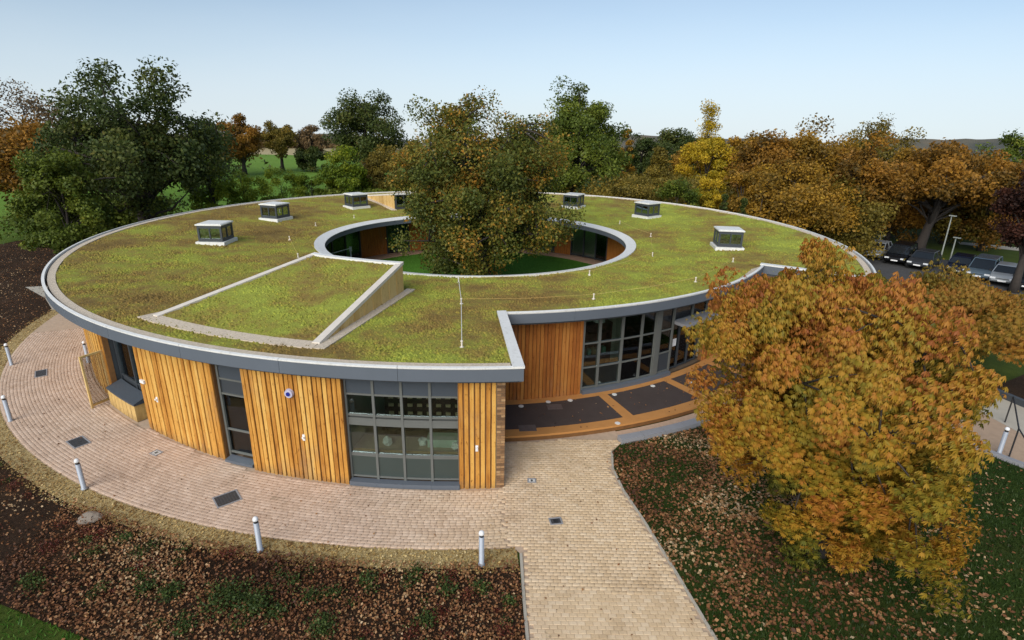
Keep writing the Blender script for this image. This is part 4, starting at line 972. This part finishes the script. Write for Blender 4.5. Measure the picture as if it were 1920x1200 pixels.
for (px, py), st_, colr, lb in cars:
    if not used_p[st_]: E_ = protos[st_]; used_p[st_] = True
    else: E_ = copy_tree(protos[st_])
    p = G(px, py, -2.2); E_.location = (p[0], p[1], -2.2); E_.rotation_euler = (0, 0, ROWD + math.pi + random.uniform(-.04, .04)); tag(E_, lb, 'car', 'cars parked in the car park')
    for ch in E_.children:
        if ch.name.startswith('body'): ch.material_slots[0].link = 'OBJECT'; ch.material_slots[0].material = car_paint[colr]
for (px, py), st_, colr, rz, lb in (((1880, 612), 1, 'white', R(60), 'white car seen above the rust coloured tree'), ((1832, 688), 0, 'white', R(70), 'white hatchback glimpsed between the two autumn trees'),
                               ((1893, 690), 1, 'silver', R(65), 'silver car half hidden under the rust coloured tree')):
    E_ = copy_tree(protos[st_]); p = G(px, py, -2.2); E_.location = (p[0], p[1], -2.2); E_.rotation_euler = (0, 0, rz); tag(E_, lb, 'car', 'cars parked in the car park')
    for ch in E_.children:
        if ch.name.startswith('body'): ch.material_slots[0].link = 'OBJECT'; ch.material_slots[0].material = car_paint[colr]

# ------------------------------------------------------------------ trees
def leaf_quads(C, S, nrm_bias, droop=0., aspect=.6, rs=None):
    n = len(C); g = rs or rng
    N = g.normal(size=(n, 3)) + nrm_bias; N /= np.linalg.norm(N, axis=1)[:, None] + 1e-9
    A = g.normal(size=(n, 3)); A[:, 2] -= droop; A -= N * np.sum(A * N, 1)[:, None]; A /= np.linalg.norm(A, axis=1)[:, None] + 1e-9
    Bv = np.cross(N, A); s = S[:, None]
    return np.stack([C - A * s * .5, C + Bv * s * aspect * .5 - A * s * .05 + N * s * .06, C + A * s * .5, C - Bv * s * aspect * .5 - A * s * .05 + N * s * .06], 1)
def tree(name, label, cat, base, top, rx, zbot, pal, n_leaf, leaf, seed, trunk_r=.3, clumps=60, group=None, ry=None, bark='bark_dark', shape='oak', clump_r=None, lean=(0, 0), shell=.55, tintoff=0., limbs=7, fill=.0, palm=False, holes=0.0, flat=.72, lobes=1., tgrad=0., skew=(0, 0)):
    g = np.random.default_rng(seed); base = np.array(base, float); ry = ry or rx
    H = top - base[2]; zc0 = base[2] + zbot; zr = (top - zc0) / 2; zc = (top + zc0) / 2
    E_ = empty(name, tuple(base), 0, label, cat, group)
    # clump centres inside an uneven envelope
    d = g.normal(size=(clumps * 4, 3)); d /= np.linalg.norm(d, axis=1)[:, None]
    rad = shell + (1 - shell) * g.random(len(d)) ** .6
    lob = 1 + lobes * .16 * np.sin(3 * np.arctan2(d[:, 1], d[:, 0]) + seed) + lobes * .12 * np.sin(5 * d[:, 2] + seed * 1.7) + g.normal(0, .05, len(d))
    P = d * (rad * lob)[:, None]
    if shape == 'oak': P[:, :2] *= np.where(P[:, 2] < 0, 1.0, np.sqrt(np.clip(1 - .25 * P[:, 2] ** 2, .2, 1)))[:, None]; P[:, 2] = np.where(P[:, 2] < 0, P[:, 2] * .85, P[:, 2])
    if shape == 'cone': P[:, :2] *= np.clip(1.05 - .55 * (P[:, 2] + 1), .12, 1)[:, None]
    if shape == 'column': P[:, :2] *= np.clip(1.0 - .22 * np.abs(P[:, 2] + .2) ** 2, .2, 1)[:, None]
    cr_ = clump_r or .27 * min(rx, zr * 1.3)
    sc_ = np.array([rx - cr_ * .9, ry - cr_ * .9, zr - cr_ * .75])
    P = P * sc_; P = P[P[:, 2] > -zr * .98][:clumps]
    P[:, 0] += skew[0] * P[:, 2] / zr; P[:, 1] += skew[1] * P[:, 2] / zr
    Cc = P + np.array([lean[0], lean[1], zc - base[2]])      # local to base
    nk = len(Cc)
    # wood
    mb = MB(); fork = zbot + .22 * (H - zbot) if shape in ('oak',) else zbot
    tp = [Vector((0, 0, -.05))]; q = Vector((0, 0, 0))
    topz = (H * .72 if shape in ('oak', 'ball') else H * .9)
    npt = 6
    for i in range(1, npt + 1):
        tt = i / npt; tp.append(Vector((lean[0] * tt + g.normal(0, .02) * H * tt, lean[1] * tt + g.normal(0, .02) * H * tt, topz * tt)))
    rr = [trunk_r * 1.35] + [trunk_r * (1 - .78 * (i / npt)) for i in range(1, npt + 1)]
    mb.tube(tp, rr, 9)
    mb.build('trunk', MT[bark], E_, True)
    mb = MB(); ends = []
    idx = g.permutation(nk)[:limbs * 3]
    for k, j in enumerate(idx):
        tgt = Vector(Cc[j]); h0 = min(max(tgt.z * g.uniform(.35, .75), zbot * .6), topz * .85); f_ = h0 / topz * npt; i0 = int(f_); i0 = min(i0, npt - 1)
        st_ = tp[i0].lerp(tp[i0 + 1], f_ - i0); mid = st_.lerp(tgt, .5); mid.z += (tgt.z - st_.z) * .12 + g.normal(0, .03) * H; mid.x += g.normal(0, .04) * rx; mid.y += g.normal(0, .04) * rx
        r0_ = trunk_r * (.42 if k < limbs else .24)
        mb.tube([st_, st_.lerp(mid, .5) + Vector((0, 0, .02 * H)), mid, mid.lerp(tgt, .55), tgt], [r0_, r0_ * .8, r0_ * .6, r0_ * .4, r0_ * .15], 6)
        ends += [mid, mid.lerp(tgt, .5), tgt]
    EN = np.array([tuple(e) for e in ends])
    for j in range(nk):
        dd = np.linalg.norm(EN - Cc[j], axis=1); e = EN[int(np.argmin(dd))]
        if dd.min() > .05: mb.tube([Vector(e), (Vector(e) + Vector(Cc[j])) / 2 + Vector((0, 0, .1 * cr_)), Vector(Cc[j])], [trunk_r * .11, trunk_r * .08, trunk_r * .03], 4)
    mb.build('limbs', MT[bark], E_, True)
    # leaves
    per = g.dirichlet(np.full(nk, 6.)) * n_leaf; per = per.astype(int) + 1
    ci = np.repeat(np.arange(nk), per); N = len(ci)
    off = g.normal(size=(N, 3)); off /= np.linalg.norm(off, axis=1)[:, None]; off *= (g.random(N) ** .42)[:, None]
    crs = cr_ * g.uniform(.7, 1.3, nk)
    L = Cc[ci] + off * crs[ci][:, None] * np.array([1, 1, flat])
    L += g.normal(0, .05 * cr_, L.shape)
    ctr = np.array([lean[0], lean[1], zc - base[2]]); out = L - ctr; out /= np.linalg.norm(out, axis=1)[:, None] + 1e-9
    ct = g.random(nk) * (.50 if palm else .55) + (.24 if palm else .2)
    tint = np.clip(ct[ci] + g.normal(0, .10 if palm else .16, N) + tintoff + tgrad * (L[:, 2] / H - .4), 0, 1)
    keep = L[:, 2] > .15
    L, out, tint = L[keep], out[keep], tint[keep]; N = len(L)
    S = leaf * g.uniform(.6, 1.4, N)
    if not palm:
        Q = leaf_quads(L, S, out * .8 + np.array([0, 0, .5]), .3, rs=g)
        me = npmesh('crown', Q.reshape(-1, 3), 4, LM[pal], tint)
    else:
        k5 = 6; az0 = g.uniform(0, 6.28, N); Qs = []
        tilt = out * .9 + np.array([0, 0, .55]) + g.normal(0, .3, (N, 3)); tilt /= np.linalg.norm(tilt, axis=1)[:, None]
        U = np.cross(tilt, np.array([.3, .2, 1.])); U /= np.linalg.norm(U, axis=1)[:, None]; W_ = np.cross(tilt, U)
        for k in range(k5):
            th = az0 + (k - 2.5) * .85; Dv = U * np.cos(th)[:, None] + W_ * np.sin(th)[:, None] - tilt * .35 + np.array([0, 0, -.95]); Dv /= np.linalg.norm(Dv, axis=1)[:, None]
            Sd = np.cross(Dv, tilt); Sd /= np.linalg.norm(Sd, axis=1)[:, None] + 1e-9; s_ = (S * (1.0 - .07 * abs(k - 2.5)))[:, None]
            Qs.append(np.stack([L, L + Dv * s_ * .6 + Sd * s_ * .14 + np.array([0, 0, .0]), L + Dv * s_ + np.array([0, 0, -.12]) * s_, L + Dv * s_ * .6 - Sd * s_ * .14], 1))
        Q = np.concatenate(Qs, 0); tt = np.tile(tint, k5) + g.normal(0, .03, N * k5)
        me = npmesh('crown', Q.reshape(-1, 3), 4, LM[pal], np.clip(tt, 0, 1))
    link('crown', me, E_)
    return E_

# foreground horse chestnut and the rust tree behind it
ch = G(1500, 995, 0)
tree('chestnut_tree', 'large horse chestnut with drooping orange and yellow leaves on the leaf strewn lawn', 'tree', (9.05, -20.7, 0), 7.55, 2.75, .05, 'chestnut', 62000, .10, 11, .22, 290, bark='bark_dark', clump_r=.41, shell=.36, palm=True, lobes=1.0, tgrad=.30, tintoff=-.01, lean=(-.36, .1), ry=3.0, skew=(-.75, .5), flat=1.0, limbs=9, shape='ball')
tree('rust_tree', 'rust coloured low spreading tree between the chestnut and the car park', 'tree', (19.6, -9.6, 0), 4.1, 3.6, .6, 'chestnut2', 22000, .14, 12, .2, 110, clump_r=.7, shell=.3, palm=True, flat=.8)
# courtyard oak
tree('courtyard_oak', 'tall oak with green and orange leaves growing in the round courtyard', 'tree', (.2, .3, .4), 10.7, 5.35, -.2, 'oak', 95000, .15, 21, .5, 250, clump_r=.85, shell=.32, lobes=.6, tintoff=.06, limbs=14, flat=.85, shape='ball')

# trees round the park. (name, label, centre px, top py, half width px, foot distance D, palette, n, leaf, extra)
def park_tree(name, label, px, ptop, hw, D, pal, n, leaf, seed, zbot=1.5, gr='trees of the park', **k):
    p = atD(px, ptop, D); half = (1.1 if px < 1150 else 1.22) * hw / FPX * D * (1 / max(.6, math.cos(math.atan((px - 960) / FPX)) ** 0))
    zb = float(terrain_z(p[0], p[1]))
    if zbot <= .3 and 'shape' not in k: k['shape'] = 'ball'; zbot = -.3
    return tree(name, label, 'tree', (p[0], p[1], zb), float(p[2]), half, zbot, pal, int(n * 1.55), leaf * .74, seed, group=gr, **k)
N_ = 9000
park_tree('oak_tree', 'huge dark green oak overhanging the far rim of the roof', 213, 112, 128, 52, 'dark', 24000, .34, 31, 1.0, trunk_r=.55, clumps=150, clump_r=1.2, shell=.3, limbs=12)
park_tree('bare_top_tree', 'tree with a thin dark twiggy top at the picture edge behind the huge oak', 20, 150, 85, 75, 'brown', 5000, .3, 32, 4, trunk_r=.4, clumps=60, shell=.4)
park_tree('beech_tree', 'rust orange beech under the twiggy top beside the huge oak', 20, 205, 80, 70, 'rust', 11000, .4, 33, .5, trunk_r=.35, clumps=60)
park_tree('garden_bush', 'broad mid green bush in front of the huge oak', 92, 285, 60, 46, 'green', 15000, .26, 35, .1, trunk_r=.14, clumps=70)
park_tree('garden_bush', 'round yellow green bush just past the huge oak trunk', 388, 288, 38, 58, 'lime', 8000, .28, 36, .2, trunk_r=.12, clumps=40)
park_tree('sapling', 'feathery green sapling by the meadow, next to the round bush', 448, 303, 34, 60, 'lime', 5200, .2, 37, .3, trunk_r=.06, clumps=40, clump_r=.6)
park_tree('sapling', 'feathery yellow green sapling in the middle of the meadow edge', 520, 302, 42, 62, 'lime', 5200, .2, 38, .3, trunk_r=.06, clumps=34, clump_r=.55)
park_tree('sapling', 'thin sapling right before the lime green bushes behind the roof', 580, 308, 34, 60, 'lime', 4600, .2, 39, .3, trunk_r=.06, clumps=26, clump_r=.5)
park_tree('round_tree', 'blue green round tree peeping out behind the huge oak', 378, 210, 30, 105, 'dark', 7000, .45, 40, .8, trunk_r=.3, clumps=45)
park_tree('park_oak', 'brown and orange oak at the far side of the meadow', 443, 207, 40, 112, 'rust', 8500, .45, 41, 1.2, trunk_r=.4, clumps=50)
park_tree('park_oak', 'olive brown oak standing alone on the pale far field', 519, 216, 31, 120, 'olive', 6500, .45, 42, 1.5, trunk_r=.35, clumps=42)
park_tree('park_oak', 'thin topped pale brown oak next to the tall dark oak', 581, 229, 29, 122, 'brown', 4500, .42, 43, 2, trunk_r=.35, clumps=40)
park_tree('far_hedge', 'low dark hedge under the thin topped oak', 580, 272, 30, 118, 'dark', 5000, .45, 44, .1, trunk_r=.2, clumps=30, gr=None)
park_tree('dark_oak', 'tall dark green oak against the sky behind the lime green bushes', 676, 155, 70, 88, 'dark', 17000, .42, 45, 1.2, trunk_r=.5, clumps=95, clump_r=1.5, shell=.35)
park_tree('garden_bush', 'lime green bushy tree behind the far roof rim', 643, 258, 44, 60, 'lime', 11000, .28, 46, .1, trunk_r=.15, clumps=50)
park_tree('garden_bush', 'olive and gold bushy tree between the lime one and the courtyard oak', 716, 272, 45, 62, 'olive', 9500, .28, 47, .1, trunk_r=.15, clumps=50)
park_tree('garden_bush', 'yellowing bush half behind the crown of the courtyard oak', 770, 250, 45, 66, 'olive', 8000, .3, 48, .1, trunk_r=.15, clumps=45)
park_tree('green_oak', 'big round mid green oak right behind the courtyard oak', 1082, 156, 104, 66, 'green', 30000, .36, 49, .3, trunk_r=.5, clumps=120, clump_r=1.35, shell=.35)
park_tree('orange_birch', 'narrow orange birch beside the big round green oak', 1176, 238, 20, 84, 'orange', 4500, .32, 50, .5, trunk_r=.15, clumps=30, shape='column')
park_tree('holm_oak', 'smaller dark evergreen of the pair beside the narrow orange birch', 1207, 244, 30, 86, 'dark', 6500, .4, 51, .6, trunk_r=.3, clumps=40)
park_tree('holm_oak', 'larger dark domed evergreen of the pair against the sky', 1262, 226, 44, 88, 'dark', 9500, .4, 52, .6, trunk_r=.35, clumps=55)
park_tree('brown_hornbeam', 'small brown conical tree in front of the dark evergreens', 1240, 262, 40, 62, 'olive', 9000, .3, 53, .2, trunk_r=.18, clumps=50, shape='cone')
park_tree('silver_birch', 'tall thin pale yellow birch rising above the autumn wood', 1338, 186, 21, 76, 'yellow', 3000, .3, 54, 3, trunk_r=.14, clumps=46, shape='column', clump_r=.9)
park_tree('golden_maple', 'bright gold maple at the foot of the tall thin birch', 1335, 238, 46, 68, 'yellow', 12000, .32, 55, .3, trunk_r=.2, clumps=50)
park_tree('golden_maple', 'gold and orange maple between the birch and the broad orange oaks', 1402, 238, 44, 70, 'orange', 10000, .34, 56, .3, trunk_r=.25, clumps=55)
park_tree('autumn_shrub', 'low yellow shrub beyond the far right rim of the roof', 1335, 318, 32, 56, 'yellow', 5500, .26, 57, .1, trunk_r=.1, clumps=32, gr='shrubs beyond the roof')
park_tree('autumn_shrub', 'bright orange shrub below the golden maples', 1398, 312, 30, 55, 'orange', 5500, .26, 58, .1, trunk_r=.1, clumps=32, gr='shrubs beyond the roof')
park_tree('young_conifer', 'small blue green conifer behind the rooflight nearest the evergreens', 1362, 352, 15, 50, 'dark', 2600, .18, 59, .1, trunk_r=.07, clumps=26, shape='cone', gr='young conifers')
park_tree('young_conifer', 'second small blue green conifer, below the orange shrub', 1398, 362, 15, 50, 'dark', 2600, .18, 60, .1, trunk_r=.07, clumps=26, shape='cone', gr='young conifers')
park_tree('dark_shrub', 'dark brown shrub under the big round green oak', 1190, 318, 45, 54, 'olive', 7000, .26, 61, .1, trunk_r=.1, clumps=40, gr='shrubs beyond the roof')
park_tree('dark_shrub', 'dark green shrub touching the rim below the conical tree', 1275, 335, 42, 52, 'green', 6500, .26, 62, .1, trunk_r=.1, clumps=38, gr='shrubs beyond the roof')
park_tree('broad_oak', 'broad orange brown oak with a sparse domed top, tallest of the autumn wood', 1530, 212, 88, 66, 'orange', 20000, .38, 63, .8, trunk_r=.45, clumps=110, clump_r=1.4, shell=.35)
park_tree('broad_oak', 'rust orange oak leaning toward the golden maples', 1450, 238, 58, 62, 'rust', 13000, .36, 64, .5, trunk_r=.35, clumps=70)
park_tree('broad_oak', 'low orange oak with a dark trunk just past the roof rim', 1500, 290, 85, 56, 'orange', 17000, .32, 65, .4, trunk_r=.35, clumps=85)
park_tree('broad_oak', 'russet oak between the tallest oak and the spreading one by the cars', 1625, 252, 62, 62, 'rust', 14000, .36, 66, .6, trunk_r=.35, clumps=75)
park_tree('sparse_oak', 'sparse grey green oak standing out above the autumn wood', 1662, 209, 48, 98, 'olive', 7500, .42, 67, 2, trunk_r=.4, clumps=60, clump_r=1.4)
park_tree('spreading_oak', 'spreading orange oak with a thick leaning trunk behind the parked cars', 1772, 262, 92, 68, 'rust', 24000, .40, 68, 3.6, trunk_r=.5, clumps=90, clump_r=1.3, lean=(1.6, 0), limbs=14)
park_tree('pale_tree', 'pale green rounded tree on the horizon near the copper one', 1895, 248, 42, 96, 'green', 7000, .42, 69, .5, trunk_r=.3, clumps=45)
park_tree('copper_beech', 'dark red copper beech at the picture edge by the car park', 1978, 300, 46, 56, 'copper', 10000, .3, 70, 3.0, trunk_r=.3, clumps=65)
park_tree('forest_oak', 'brown oak of the wood just behind the spreading one', 1840, 270, 55, 82, 'rust', 9000, .4, 71, .5, trunk_r=.3, clumps=50)
park_tree('forest_oak', 'orange oak filling the gap behind the russet ones', 1715, 268, 50, 80, 'orange', 9000, .4, 72, .5, trunk_r=.3, clumps=50)
park_tree('forest_oak', 'shaded olive oak low behind the leaning trunk of the spreading oak', 1690, 335, 60, 74, 'rust', 9000, .34, 74, .2, trunk_r=.25, clumps=50)
park_tree('forest_oak', 'shaded brown oak behind the two lamp posts', 1800, 330, 62, 76, 'olive', 9000, .34, 75, .2, trunk_r=.25, clumps=50)
park_tree('forest_oak', 'rust oak behind the copper beech', 1890, 290, 55, 74, 'rust', 9000, .34, 76, .2, trunk_r=.25, clumps=50)
park_tree('forest_oak', 'ochre oak between the dark evergreens and the thin birch', 1300, 262, 40, 74, 'orange', 7000, .34, 77, .2, trunk_r=.25, clumps=42)
park_tree('forest_oak', 'dark brown oak in the shadowed middle of the wood', 1600, 330, 60, 60, 'olive', 9000, .32, 73, .2, trunk_r=.25, clumps=50)

# far woodland and hills
def mass(name, pts, hgt, pal, n, leaf, seed, spread=6, label=None):
    g = np.random.default_rng(seed); P = np.array(pts, float); seg = g.integers(0, len(P) - 1, n); t_ = g.random(n)[:, None]
    C = P[seg] * (1 - t_) + P[seg + 1] * t_; c = np.c_[C + g.normal(0, spread, C.shape), np.zeros(n)]
    u = C[:, 0] * .21 + C[:, 1] * .13; hh = hgt * (.62 + .25 * np.sin(u) + .15 * np.sin(u * 2.7 + 1)); c[:, 2] = terrain_z(c[:, 0], c[:, 1]) + hh * g.random(n) ** .5
    Q = leaf_quads(c, leaf * g.uniform(.5, 1.3, n), np.array([0, -.6, .6]), rs=g); tn = np.clip(.5 + .25 * np.sin(u * 1.3) + g.normal(0, .15, n), 0, 1)
    o = link(name, npmesh(name, Q.reshape(-1, 3), 4, LM[pal], tn), kind='stuff'); return o
def fp(px, D): d = ray(px, 300); t_ = D / math.hypot(d[0], d[1]); return (CAM[0] + d[0] * t_, CAM[1] + d[1] * t_)
mass('distant_woodland', [fp(x, 230) for x in (350, 450, 560, 640)], 3.5, 'brown', 9000, 1.2, 81)
mass('distant_woodland', [fp(x, 150) for x in (1130, 1300, 1500)], 5, 'dark', 12000, 1.0, 82)
mass('distant_woodland', [fp(x, 130) for x in (1500, 1700, 1960)], 3.8, 'rust', 16000, .9, 83)
mass('distant_woodland', [fp(x, 120) for x in (-80, 60, 200, 330)], 6, 'dark', 14000, .9, 84)
mass('hedge_bank', [fp(x, 60) for x in (590, 700, 850, 980)], 3.4, 'green', 22000, .35, 85, 1.5)
mass('hedge_bank', [fp(x, 62) for x in (1100, 1250, 1400, 1560)], 4.6, 'olive', 34000, .32, 86, 2.5)
mass('hedge_bank', [fp(x, 58) for x in (60, 120, 180, 260)], 3.0, 'green', 26000, .3, 87, 1.5)
for (pxs, D, z, wd, mat, nm) in (((1500, 2300), 620, 3.5, 40, 'olive', 'hill'), ((-500, 900), 700, -5, 40, 'brown', 'hill'), ((850, 1600), 680, -1, 40, 'olive', 'hill')):
    V = []; n = 80
    for i in range(n + 1):
        px = pxs[0] + (pxs[1] - pxs[0]) * i / n; x, y = fp(px, D); zz = z + .8 * math.sin(i * .21) + .4 * math.sin(i * .9) + random.random() * .3; e = min(i, n - i) / n * 6; zz = zz if e > 1 else zz * e - 20 * (1 - e)
        x2, y2 = fp(px, D - 160); x3, y3 = fp(px, D + 200); V += [(x2, y2, -32), (x, y, zz), (x3, y3, -40)]
    F = []
    for i in range(n): F += [(i * 3, (i + 1) * 3, (i + 1) * 3 + 1, i * 3 + 1), (i * 3 + 1, (i + 1) * 3 + 1, (i + 1) * 3 + 2, i * 3 + 2)]
    t = NT('hill_' + mat); c = t.ramp(t.noise(.02, 6, .7), [(.35, (.055, .06, .05)), (.5, (.11, .10, .07)), (.65, (.17, .13, .08))]); m_ = t.pbr(c, 1.)
    tag(link(nm, npmesh_f(nm, np.array(V), np.array(F), m_)), kind='structure')

# ------------------------------------------------------------------ ground cover: litter, chips, grass, small plants
def scatter(name, poly, n, size, mat, seed, z=0., lift=.02, bias=1.2, dens=None, bbox=None, flat=1.6, clump=0):
    g = np.random.default_rng(seed); P = np.array([p[:2] for p in poly]); lo, hi = P.min(0), P.max(0)
    if bbox: lo, hi = np.array(bbox[:2]), np.array(bbox[2:])
    C = lo + (hi - lo) * g.random((n * 12, 2)); C = C[in_poly(C, poly)]
    D = np.hypot(C[:, 0] - CAM[0], C[:, 1] - CAM[1]); k = g.random(len(C)) < np.clip((12 / D) ** bias, 0, 1)
    if dens is not None: k &= g.random(len(C)) < dens(C[:, 0], C[:, 1])
    C = C[k][:n]; m = len(C); c = np.c_[C, z + g.uniform(.003, lift, m)]
    u = .5 + .22 * np.sin(C[:, 0] * 1.1 + 2 * np.sin(C[:, 1] * .8)) + .12 * np.sin(C[:, 1] * 2.3 + C[:, 0])
    tn = np.clip(u + g.normal(0, .2, m), 0, 1)
    Q = leaf_quads(c, size * g.uniform(.5, 1.4, m), np.array([0, 0, flat * 1.6]), aspect=.75, rs=g)
    Q[..., 2] = np.maximum(Q[..., 2], z + .002)
    return link(name, npmesh(name, Q.reshape(-1, 3), 4, mat, tn), kind='stuff')
lawn_poly = RB[1:] + [(24, -38), (26, -27), (20.2, -22.0), (16.9, -17.2), (15.4, -15.0), (12.6, -12.2), (10.8, -13.3)] + arc(17.15, -51, -71.5, 14)
def d_lawn(x, y): return np.clip(1.5 - np.hypot(x - 6.8, y + 17.6) / 5.0, .12, 1) * (.35 + .75 * np.sin(x * 1.3 + y * .8 + 1.2 * np.sin(y * 1.9)) ** 2)
scatter('fallen_leaves', lawn_poly, 21000, .082, MT['litter'], 91, 0, .05, .6, d_lawn, (4.5, -30, 20, -12))
def blades(name, poly, n, h, mat, seed, z=0., bbox=None, bias=1.4):
    g = np.random.default_rng(seed); P = np.array([p[:2] for p in poly]); lo, hi = P.min(0), P.max(0)
    if bbox: lo, hi = np.array(bbox[:2]), np.array(bbox[2:])
    C = lo + (hi - lo) * g.random((n * 6, 2)); C = C[in_poly(C, poly)]; D = np.hypot(C[:, 0] - CAM[0], C[:, 1] - CAM[1]); C = C[g.random(len(C)) < np.clip((12 / D) ** bias, 0, 1)][:n]; m = len(C)
    a = g.uniform(0, 6.28, m); hh = h * g.uniform(.6, 1.5, m); w_ = h * .22; T = np.zeros((m, 3, 3)); dx, dy = np.cos(a) * w_, np.sin(a) * w_
    T[:, 0] = np.c_[C[:, 0] - dx, C[:, 1] - dy, np.full(m, z - .01)]; T[:, 1] = np.c_[C[:, 0] + dx, C[:, 1] + dy, np.full(m, z - .01)]; T[:, 2] = np.c_[C + g.normal(0, .5, (m, 2)) * hh[:, None], z + hh]
    return link(name, npmesh(name, T.reshape(-1, 3), 3, mat, np.clip(.5 + .2 * np.sin(C[:, 0] * .9 + C[:, 1]) + g.normal(0, .2, m), 0, 1)), kind='stuff')
blades('lawn_grass', lawn_poly, 120000, .055, MT['blade'], 92, 0, (4.5, -30, 19, -12))
blades('courtyard_grass', arc(9.1, 0, 359, 60), 30000, .05, MT['blade_bright'], 93, .395, None, 0)
corner = [(-20, -18.2), (-14, -20.6), (-8.1, -22.6), (-5.7, -23.4), (-2, -25.2), (0, -26.5), (-6, -30), (-20, -26)]
blades('corner_grass', corner, 22000, .06, MT['blade_bright'], 94, -.02)
scatter('corner_leaves', corner, 900, .08, MT['litter'], 95, -.01)
def d_bed(x, y): return np.where(x > -9, 1., .22) * np.where((x > 1.5) & (y > -21.9), .6, 1) * np.clip(.55 + .9 * np.sin(x * 1.9 + 2.2 * np.sin(y * 1.4)) ** 2 * np.sin(y * 2.3 + x) ** 2 + .35 * np.sin(x * .7) ** 2, 0, 1)
scatter('bed_leaf_litter', bed, 95000, .056, MT['litter'], 96, -.01, .11, 1.0, d_bed, (-37, -28, 2.5, 12), .8)
g_poly = arc(20.92, -84.0, -172, 60) + arc(21.66, -172, -84.05, 60)
scatter('border_leaf_litter', g_poly, 15000, .055, MT['litter_gold'], 97, 0, .03, .8)
# loose leaves on paving
scatter('path_leaves', arc(20.9, -84.2, -150, 40) + arc(18.8, -150, -84.8, 40) + RB + LB[::-1], 420, .055, MT['litter'], 98, PH, .02, .3)
scatter('roof_edge_leaves', arc(16.3, -83, -45, 20) + arc(14.2, -45, -83, 20), 120, .07, MT['litter'], 99, ZP, .02, .2)
# low plants in the bed
def plants(name, spots, mat, leaf, n, seed):
    g = np.random.default_rng(seed); allc = []
    for x, y, r in spots:
        m = int(n * r * r * 8); c = np.c_[x + g.normal(0, r * .5, m), y + g.normal(0, r * .5, m), g.random(m) * r * .7]; allc.append(c)
    c = np.concatenate(allc); Q = leaf_quads(c, leaf * g.uniform(.6, 1.3, len(c)), np.array([0, 0, .9]), rs=g); Q[..., 2] = np.maximum(Q[..., 2], -.01)
    return link(name, npmesh(name, Q.reshape(-1, 3), 4, mat, g.random(len(c))), kind='stuff')
gs = np.random.default_rng(5)
sp_ = [(*G(px, py)[:2], r) for px, py, r in ((425, 1130, .42), (480, 1140, .34), (320, 1115, .25), (345, 1180, .2), (605, 1180, .28), (520, 1150, .22), (900, 1105, .2), (955, 1130, .16), (840, 1110, .18), (275, 1105, .2), (60, 1090, .2), (690, 1090, .2), (780, 1075, .18), (240, 1010, .16), (800, 1165, .2))]
plants('low_green_plants', sp_, MT['green_plant'], .055, 900, 101)
sp_ = []
for _ in range(90):
    a = gs.uniform(-150, -85); r = gs.uniform(21.7, 23.6 if a > -112 else 26); x, y, _z = pol(r, a); sp_.append((x, y, gs.uniform(.10, .24)))
plants('low_shrubs', sp_, MT['green_plant'], .045, 420, 102)
sp_ = []
for _ in range(70):
    a = gs.uniform(-160, -85); r = gs.uniform(21.6, 23.4 if a > -112 else 27); x, y, _z = pol(r, a); sp_.append((x, y, gs.uniform(.10, .26)))
plants('low_red_shrubs', sp_, MT['red_shrub'], .045, 420, 103)
